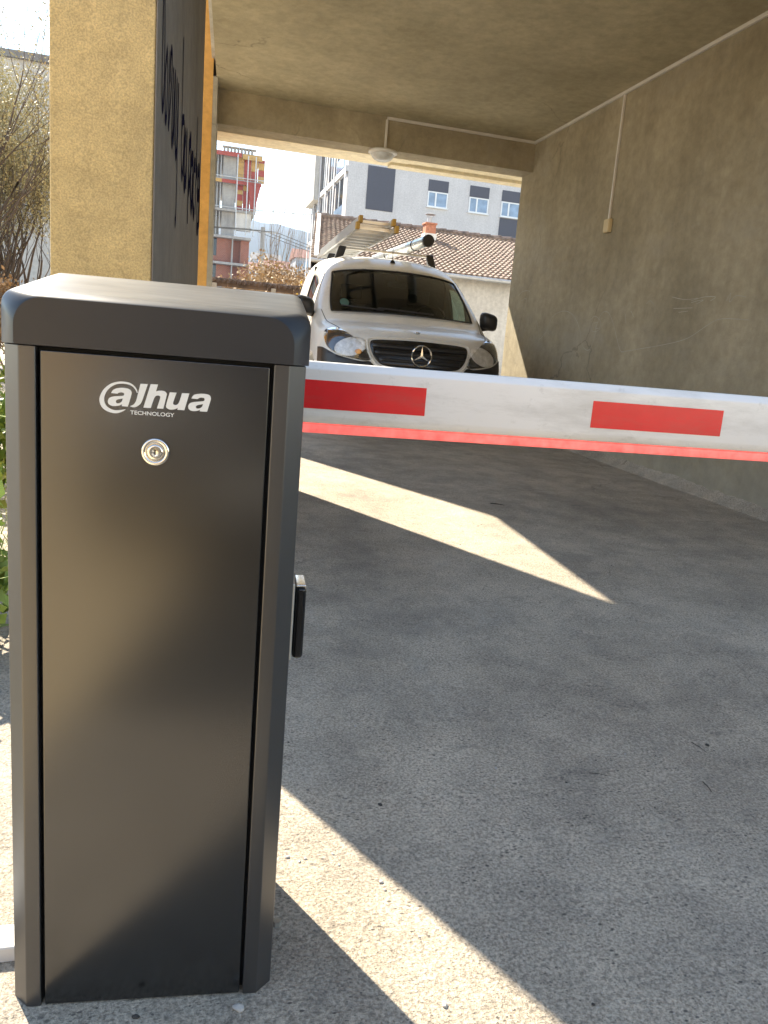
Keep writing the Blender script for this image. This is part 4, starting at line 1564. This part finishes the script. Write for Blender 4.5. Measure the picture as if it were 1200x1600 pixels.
rel(b, cr).build('mast', 'crane_yellow', cr)
rel(MB().tube([(66, 300, 58), (30, 300, 51.4)], .05, 4).tube([(66, 300, 58), (80, 300, 53.6)], .05, 4), cr).build('tie_rod', 'crane_yellow', cr)
pe = empty('utility_pole', (3.85, 40, .43))
tag(pe, 'tall grey concrete utility pole beyond the fence', 'utility pole')
MB().tube([(0, 0, 0), (0, 0, 6.3)], [.14, .10], 10).build('pole', 'raw_concrete', pe)
MB().bar((-.7, 0, 6.1), (.7, 0, 6.1), .07).build('crossarm', 'galvanised', pe)
for dx in (-.6, 0, .6):
    wp = []
    for t in range(13):
        s_ = t / 12
        wp.append((dx - 26 * s_, -6 * s_, 6.15 + 1.6 * s_ - 1.2 * math.sin(PI * s_)))
    MB().tube(wp, .012, 4).build('wire', 'rubber', pe)
    wp = []
    for t in range(13):
        s_ = t / 12
        wp.append((dx + 22 * s_, 14 * s_, 6.15 - .2 * s_ - 1.0 * math.sin(PI * s_)))
    MB().tube(wp, .012, 4).build('wire', 'rubber', pe)
rn = random.Random(12)
for i, (px, yy, w_, h_, wm, lab) in enumerate([(395, 210, 9, 20, 'far_wall_a', 'distant cream house with a red roof at the left'), (418, 240, 8, 26, 'far_wall_c', 'distant tall pale blue grey house beyond the shrubs'),
                                     (440, 190, 9, 19, 'far_wall_a', 'distant white house behind the tall bare tree'), (462, 230, 10, 23, 'far_wall_b', 'distant brick red house beyond the dry shrubs'),
                                     (480, 180, 5, 21, 'far_wall_c', 'distant grey house nearest the tiled roof')]):
    c_ = at(px, 400, yy)
    f_ = empty('distant_house', (c_.x, yy, .43))
    tag(f_, lab, 'house', 'distant houses below the hills')
    MB().box(-w_ / 2, w_ / 2, 0, 9, 0, h_).build('wall', wm, f_)
    b = MB()
    b.raw([(-w_ / 2 - .4, -.4, h_ + .01), (w_ / 2 + .4, -.4, h_ + .01), (w_ / 2 + .4, 9.4, h_ + .01), (-w_ / 2 - .4, 9.4, h_ + .01), (-w_ / 2 - .4, 4.5, h_ + 2.4), (w_ / 2 + .4, 4.5, h_ + 2.4)], [(0, 1, 5, 4), (2, 3, 4, 5), (0, 4, 3), (1, 2, 5), (0, 3, 2, 1)])
    b.build('roof', 'far_wall_b' if i % 2 == 0 else 'tar_roof', f_)
    for zf in range(1, int(h_), 3):
        for xf in (-.32, 0, .32):
            MB().box(xf * w_ - .55, xf * w_ + .55, -.05, .0 - .001, zf, zf + 1.4).build('window', 'pane_blue', f_)
b = MB()
NX, NY = 90, 12
for j in range(NY + 1):
    yy = 620 + 620 * j / NY
    for i in range(NX + 1):
        xx = -900 + 1900 * i / NX
        t = j / NY
        hgt = 176 * math.sin(t * PI / 2) ** 1.2
        hgt *= 1 + .10 * mn.noise(Vector((xx * .006, yy * .004, 0))) + .05 * mn.noise(Vector((xx * .03, yy * .02, 3))) - .00012 * (xx - 120)
        b.v.append((xx, yy, hgt - 2))
for j in range(NY):
    for i in range(NX):
        q = j * (NX + 1) + i
        b.f.append((q, q + 1, q + NX + 2, q + NX + 1))
tag(b.build('hills', 'hill_forest', smooth=True), kind='structure')

# ------------------------------------------------------------------ fence, kerb, plants
fe = empty('board_fence', (1.4, 16, .43))
tag(fe, 'dark brown weathered board fence left of the van', 'fence')
rn = random.Random(9)
z = .43
while z < 2.08:
    h_ = rn.uniform(.10, .15)
    x = -.9
    b = MB()
    while x < 2.9:
        l = rn.uniform(.5, 1.3)
        j = rn.uniform(-.02, .02)
        b.box(x, min(2.95, x + l - .01), 16 + j, 16.04 + j, z + rn.uniform(0, .012), z + h_ - .015)
        x += l
    rel(b, fe).build('board', 'timber_dark', fe)
    z += h_
b = MB()
x = -.9
while x < 2.9:
    b.tube([(x, 15.93, 2.17 + rn.uniform(-.01, .02)), (x + .15, 16.1, 2.20)], .045, 6)
    x += .10
rel(b, fe).build('coping', 'timber_dark', fe)
for x in (-.8, .6, 1.75, 2.9):
    rel(MB().box(x, x + .09, 15.90, 15.97, .3, 2.12), fe).build('post', 'timber_grey', fe)
k_ = MB().raw([(-1.7, -.030, -.03), (-.188, -.046, -.03), (-.188, .004, -.03), (-1.7, .020, -.03), (-1.7, -.030, .022), (-.188, -.046, .022), (-.188, .004, .022), (-1.7, .020, .022)],
              [(0, 3, 2, 1), (4, 5, 6, 7), (0, 1, 5, 4), (1, 2, 6, 5), (2, 3, 7, 6), (3, 0, 4, 7)]).build('white_kerb', 'white_board', bevel=0.004)
k_.location = (0, 1.115, gz(1.115))
tag(k_, 'narrow white kerb stone running left from the cabinet foot', 'kerb')


def leafquad(b, p, s, rn, up=0.3):
    d = Vector((rn.uniform(-1, 1), rn.uniform(-1, 1), rn.uniform(-.6, 1) + up)).normalized()
    e = d.cross(Vector((rn.uniform(-1, 1), rn.uniform(-1, 1), rn.uniform(-1, 1)))).normalized()
    a = p
    n = len(b.v)
    b.v += [tuple(a), tuple(a + d * s * .5 + e * s * .28), tuple(a + d * s), tuple(a + d * s * .5 - e * s * .28)]
    b.f.append((n, n + 1, n + 2, n + 3))


def grow(b, lf, rn, p, d, L, r, depth, P):
    """one limb: bends, splits, carries twigs and leaves"""
    n = 4
    pts, rs = [p.copy()], [r]
    q, dd = p.copy(), d.copy()
    for i in range(n):
        dd = (dd + Vector((rn.uniform(-1, 1), rn.uniform(-1, 1), rn.uniform(-1, 1))) * P['wob'] + Vector((0, 0, P['up']))).normalized()
        q = q + dd * L / n
        pts.append(q.copy())
        rs.append(r * (1 - .45 * (i + 1) / n))
    b.tube(pts, rs, 6 if depth == 0 else 4 if depth < 3 else 3, cap=False)
    if depth >= P['leaf_from']:
        for i in range(P['nleaf']):
            t = rn.random() * n
            k = min(n - 1, int(t))
            lp_ = pts[k].lerp(pts[k + 1], t - k)
            leafquad(lf, lp_ + Vector((rn.gauss(0, P['sp']), rn.gauss(0, P['sp']), rn.gauss(0, P['sp']))), P['ls'] * rn.uniform(.6, 1.4), rn)
    if depth >= P['depth']:
        return
    for c_ in range(P['kids'] if depth else P['kids'] + P.get('extra', 2)):
        t = rn.uniform(.35, 1.0) if c_ else 1.0
        k = min(n - 1, int(t * n - 1e-6))
        bp_ = pts[k].lerp(pts[k + 1], t * n - k)
        ax = Vector((rn.uniform(-1, 1), rn.uniform(-1, 1), rn.uniform(-.2, .4)))
        nd = (dd + ax * P['spread'] * (0.4 if c_ == 0 else 1)).normalized()
        grow(b, lf, rn, bp_, nd, L * rn.uniform(.62, .85), rs[k + 1] * rn.uniform(.55, .8), depth + 1, P)


def tree(name, label, cat, loc, seed, trunks, L, r, P, bark, leaf, group=None):
    rn = random.Random(seed)
    t = empty(name, loc)
    tag(t, label, cat, group)
    b, lf = MB(), MB()
    for (dx, dy, lean) in trunks:
        grow(b, lf, rn, Vector((dx, dy, -.05)), Vector((lean[0], lean[1], 1)).normalized(), L, r, 0, P)
    b.build('trunk', bark, t, smooth=True, fix=False)
    if lf.v:
        lf.build('crown', leaf, t, fix=False)
    return t


tree('budding_tree', 'slender tree with many thin branches and pale buds left of the column', 'tree', (-2.85, 12.2, .43), 5, [(0.0, 0, (-.05, 0)), (.32, .1, (.12, 0)), (.55, .3, (.06, .1)), (.85, .0, (.0, .1)), (.3, -.3, (0, -.1))], 1.25, .045,
     dict(wob=.16, up=.10, depth=6, kids=3, extra=3, spread=.66, leaf_from=4, nleaf=4, ls=.032, sp=.035), 'bark', 'bud_leaf')
tree('budding_tree', 'second budding tree cut off by the left edge of the photo', 'tree', (-3.25, 10.9, .41), 8, [(0.0, 0, (.1, 0)), (.3, .1, (.25, 0))], 1.6, .07,
     dict(wob=.16, up=.10, depth=5, kids=3, extra=3, spread=.68, leaf_from=4, nleaf=4, ls=.032, sp=.035), 'bark', 'bud_leaf')
SHR = dict(wob=.25, up=.06, depth=4, kids=3, extra=4, spread=.75, leaf_from=2, nleaf=9, ls=.05, sp=.05)
for i, (x, y, L, lab) in enumerate([(-2.9, 10.6, .50, 'brown twiggy shrub under the budding tree, left'), (-2.1, 10.9, .46, 'brown twiggy shrub under the budding tree, beside the column'), (-1.3, 11.4, .5, 'brown twiggy shrub hidden mostly by the column')]):
    tree('twiggy_shrub', lab, 'shrub', (x, y, .40), 20 + i, [(0, 0, (-.4, 0)), (.1, 0, (.4, .1)), (0, .1, (0, -.3))], L, .018, SHR, 'bark_pale', 'dry_leaf', 'twiggy shrubs left of the column')
tree('tall_bare_tree', 'tall bare tree with upright twigs against the hills', 'tree', (2.88, 25.2, .43), 31, [(0, 0, (0, 0))], 2.1, .07,
     dict(wob=.10, up=.24, depth=4, kids=3, extra=3, spread=.55, leaf_from=9, nleaf=0, ls=.03, sp=.03), 'bark_pale', 'dry_leaf')
tree('tall_bare_tree', 'slighter bare tree between the tall one and the tiled roof', 'tree', (3.75, 27, .43), 33, [(0, 0, (0, 0))], 1.9, .05,
     dict(wob=.10, up=.26, depth=4, kids=3, extra=2, spread=.5, leaf_from=9, nleaf=0, ls=.03, sp=.03), 'bark_pale', 'dry_leaf')
DRY = dict(wob=.22, up=.10, depth=4, kids=3, extra=4, spread=.7, leaf_from=2, nleaf=9, ls=.085, sp=.08)
for i, (x, y, L, lab) in enumerate([(2.15, 22.5, .95, 'dry tan shrub behind the fence beside the unfinished tower'), (2.75, 21.5, 1.0, 'dry tan shrub under the tall bare tree'),
                                    (3.25, 23, 1.05, 'dry tan shrub to the right of the bare tree'), (2.62, 17.3, .82, 'dry orange shrub against the end of the tiled roof')]):
    tree('dry_shrub', lab, 'shrub', (x, y, .43), 40 + i, [(0, 0, (-.35, 0)), (.1, 0, (.35, .1)), (0, .1, (0, -.3)), (0, 0, (.05, .2))], L, .025, DRY, 'bark_pale', 'dry_leaf', 'dry shrubs behind the fence')
tree('yellow_shrub', 'small bush with bright yellow flowers beside the van roof', 'shrub', (2.40, 15.2, .43), 51, [(0, 0, (.2, 0)), (0, 0, (-.1, .1))], .95, .012,
     dict(wob=.15, up=.3, depth=2, kids=2, extra=1, spread=.3, leaf_from=2, nleaf=5, ls=.05, sp=.02), 'bark_pale', 'yellow_leaf')
for i, (x, y, L, lab) in enumerate([(-.78, 3.1, .30, 'green leafy bush just left of the barrier cabinet'), (-1.15, 4.4, .34, 'green leafy bush further back left of the cabinet'), (-.62, 2.25, .16, 'low green plant near the white kerb')]):
    tree('green_bush', lab, 'bush', (x, y, gz(y) - .01), 60 + i, [(0, 0, (-.4, 0)), (.05, 0, (.3, .1)), (0, .1, (0, -.3)), (-.1, 0, (.1, .3))], L, .008,
         dict(wob=.25, up=.1, depth=3, kids=3, extra=4, spread=.8, leaf_from=1, nleaf=8, ls=.05, sp=.03), 'bark', 'green_leaf', 'green plants left of the cabinet')
# thin grass and weeds on the strip left of the drive
rn = random.Random(77)
b = MB()
for i in range(5200):
    y = rn.uniform(1.2, 9.5)
    x = -.44 - abs(rn.gauss(0, .6)) - .02 * y
    p = Vector((x, y, gz(y) - .012))
    h_ = rn.uniform(.02, .10)
    d = Vector((rn.gauss(0, .4), rn.gauss(0, .4), 1)).normalized()
    e = Vector((rn.uniform(-1, 1), rn.uniform(-1, 1), 0)).normalized() * .003
    k = len(b.v)
    b.v += [tuple(p - e), tuple(p + e), tuple(p + d * h_)]
    b.f.append((k, k + 1, k + 2))
tag(b.build('grass', 'green_leaf', fix=False), 'sparse green grass on the earth strip left of the drive', 'grass', kind='stuff')


# ------------------------------------------------------------------ loose bits on the concrete
def onground(px, py):
    c = Vector((px - 600, py - 800, FPX))
    r = Vector((AX.dot(c), AY.dot(c), AZ.dot(c)))
    t = -CAMZ / (r.z - .036 * r.y)
    return Vector((r.x * t, r.y * t, .036 * r.y * t))


def stone_mesh(seed, mat):
    rn = random.Random(seed)
    bm = bmesh.new()
    bmesh.ops.create_icosphere(bm, subdivisions=2, radius=1)
    for v in bm.verts:
        f = 1 + .35 * mn.noise(v.co * 1.3 + Vector((seed, 0, 0)))
        v.co = Vector((v.co.x * f, v.co.y * f * .75, v.co.z * f * .5))
    me = bpy.data.meshes.new('pebble')
    bm.to_mesh(me)
    bm.free()
    me.materials.append(M[mat])
    return me


sm_l = [stone_mesh(i, 'pebble_stone') for i in range(4)]
sm_d = [stone_mesh(i + 9, 'pebble_dark') for i in range(2)]
big = [(450, 1340, .0042, 0), (468, 1347, .003, 0), (596, 1379, .0045, 0), (601, 1391, .0035, 0), (695, 1571, .0055, 0), (373, 1577, .009, 0), (775, 1201, .0042, 0), (594, 1258, .005, 1),
       (520, 1335, .003, 0), (530, 1352, .003, 0), (1105, 1165, .006, 1), (655, 1464, .0025, 0), (555, 1135, .003, 0), (212, 1590, .005, 1)]
rn = random.Random(15)
LAB = {(373, 1577): 'grey stone chip at the foot of the cabinet', (594, 1258): 'single black pebble alone in the shade', (695, 1571): 'pale pebble at the bottom of the sunlit strip', (775, 1201): 'white chip lying in the shaded concrete'}
for px, py, s, dk in big:
    p = onground(px, py)
    o = bpy.data.objects.new('pebble', (sm_d if dk else sm_l)[rn.randrange(2)])
    col.objects.link(o)
    o.location = p + Vector((0, 0, s * .35))
    o.scale = (s, s, s)
    o.rotation_euler = (0, 0, rn.uniform(0, 6))
    tag(o, LAB.get((px, py), 'tiny loose pebble lying on the concrete drive'), 'pebble', 'loose pebbles on the drive')
for i in range(70):
    x, y = rn.uniform(.1, 2.6), rn.uniform(.55, 4.5)
    o = bpy.data.objects.new('pebble', (sm_d if rn.random() < .5 else sm_l)[rn.randrange(2)])
    col.objects.link(o)
    s = rn.uniform(.0015, .0035)
    o.location = (x, y, .036 * y + s * .3)
    o.scale = (s, s, s)
    o.rotation_euler = (0, 0, rn.uniform(0, 6))
    tag(o, 'tiny loose pebble lying on the concrete drive', 'pebble', 'loose pebbles on the drive')
for px, py, qx, qy, r_, lab in [(766, 787, 788, 790, .003, 'thin dark stick lying beyond the sunlit patch'), (1080, 1160, 1104, 1176, .0009, 'short dark twig near the right edge of the picture'),
                                (920, 1208, 950, 1213, .0008, 'short flat twig in the shaded concrete'), (1098, 1222, 1112, 1238, .0012, 'crooked dark twig below the other twigs')]:
    a, c_ = onground(px, py), onground(qx, qy)
    o = MB().tube([Vector((0, 0, r_)), (c_ - a) * .5 + Vector((.002, .003, r_ * 1.4)), (c_ - a) + Vector((0, 0, r_))], [r_, r_ * .9, r_ * .5], 6).build('twig', 'twig_wood')
    o.location = a
    tag(o, lab, 'twig', 'twigs on the drive')

# ------------------------------------------------------------------ haze
HAZE = 0.0002
if HAZE:
    hb = MB().box(-1600, 1600, -420, 2450, -1.3, 205).build('haze', 'plaster' if False else 'gap_black')
    hm = bpy.data.materials.new('haze_air')
    hm.use_nodes = True
    t = hm.node_tree
    t.nodes.remove(t.nodes['Principled BSDF'])
    pv = t.nodes.new('ShaderNodeVolumePrincipled')
    pv.inputs['Density'].default_value = HAZE
    pv.inputs['Color'].default_value = (0.38, 0.56, 1.0, 1)
    pv.inputs['Anisotropy'].default_value = 0.3
    t.links.new(pv.outputs[0], t.nodes['Material Output'].inputs['Volume'])
    hb.data.materials.clear()
    hb.data.materials.append(hm)
    tag(hb, kind='stuff')
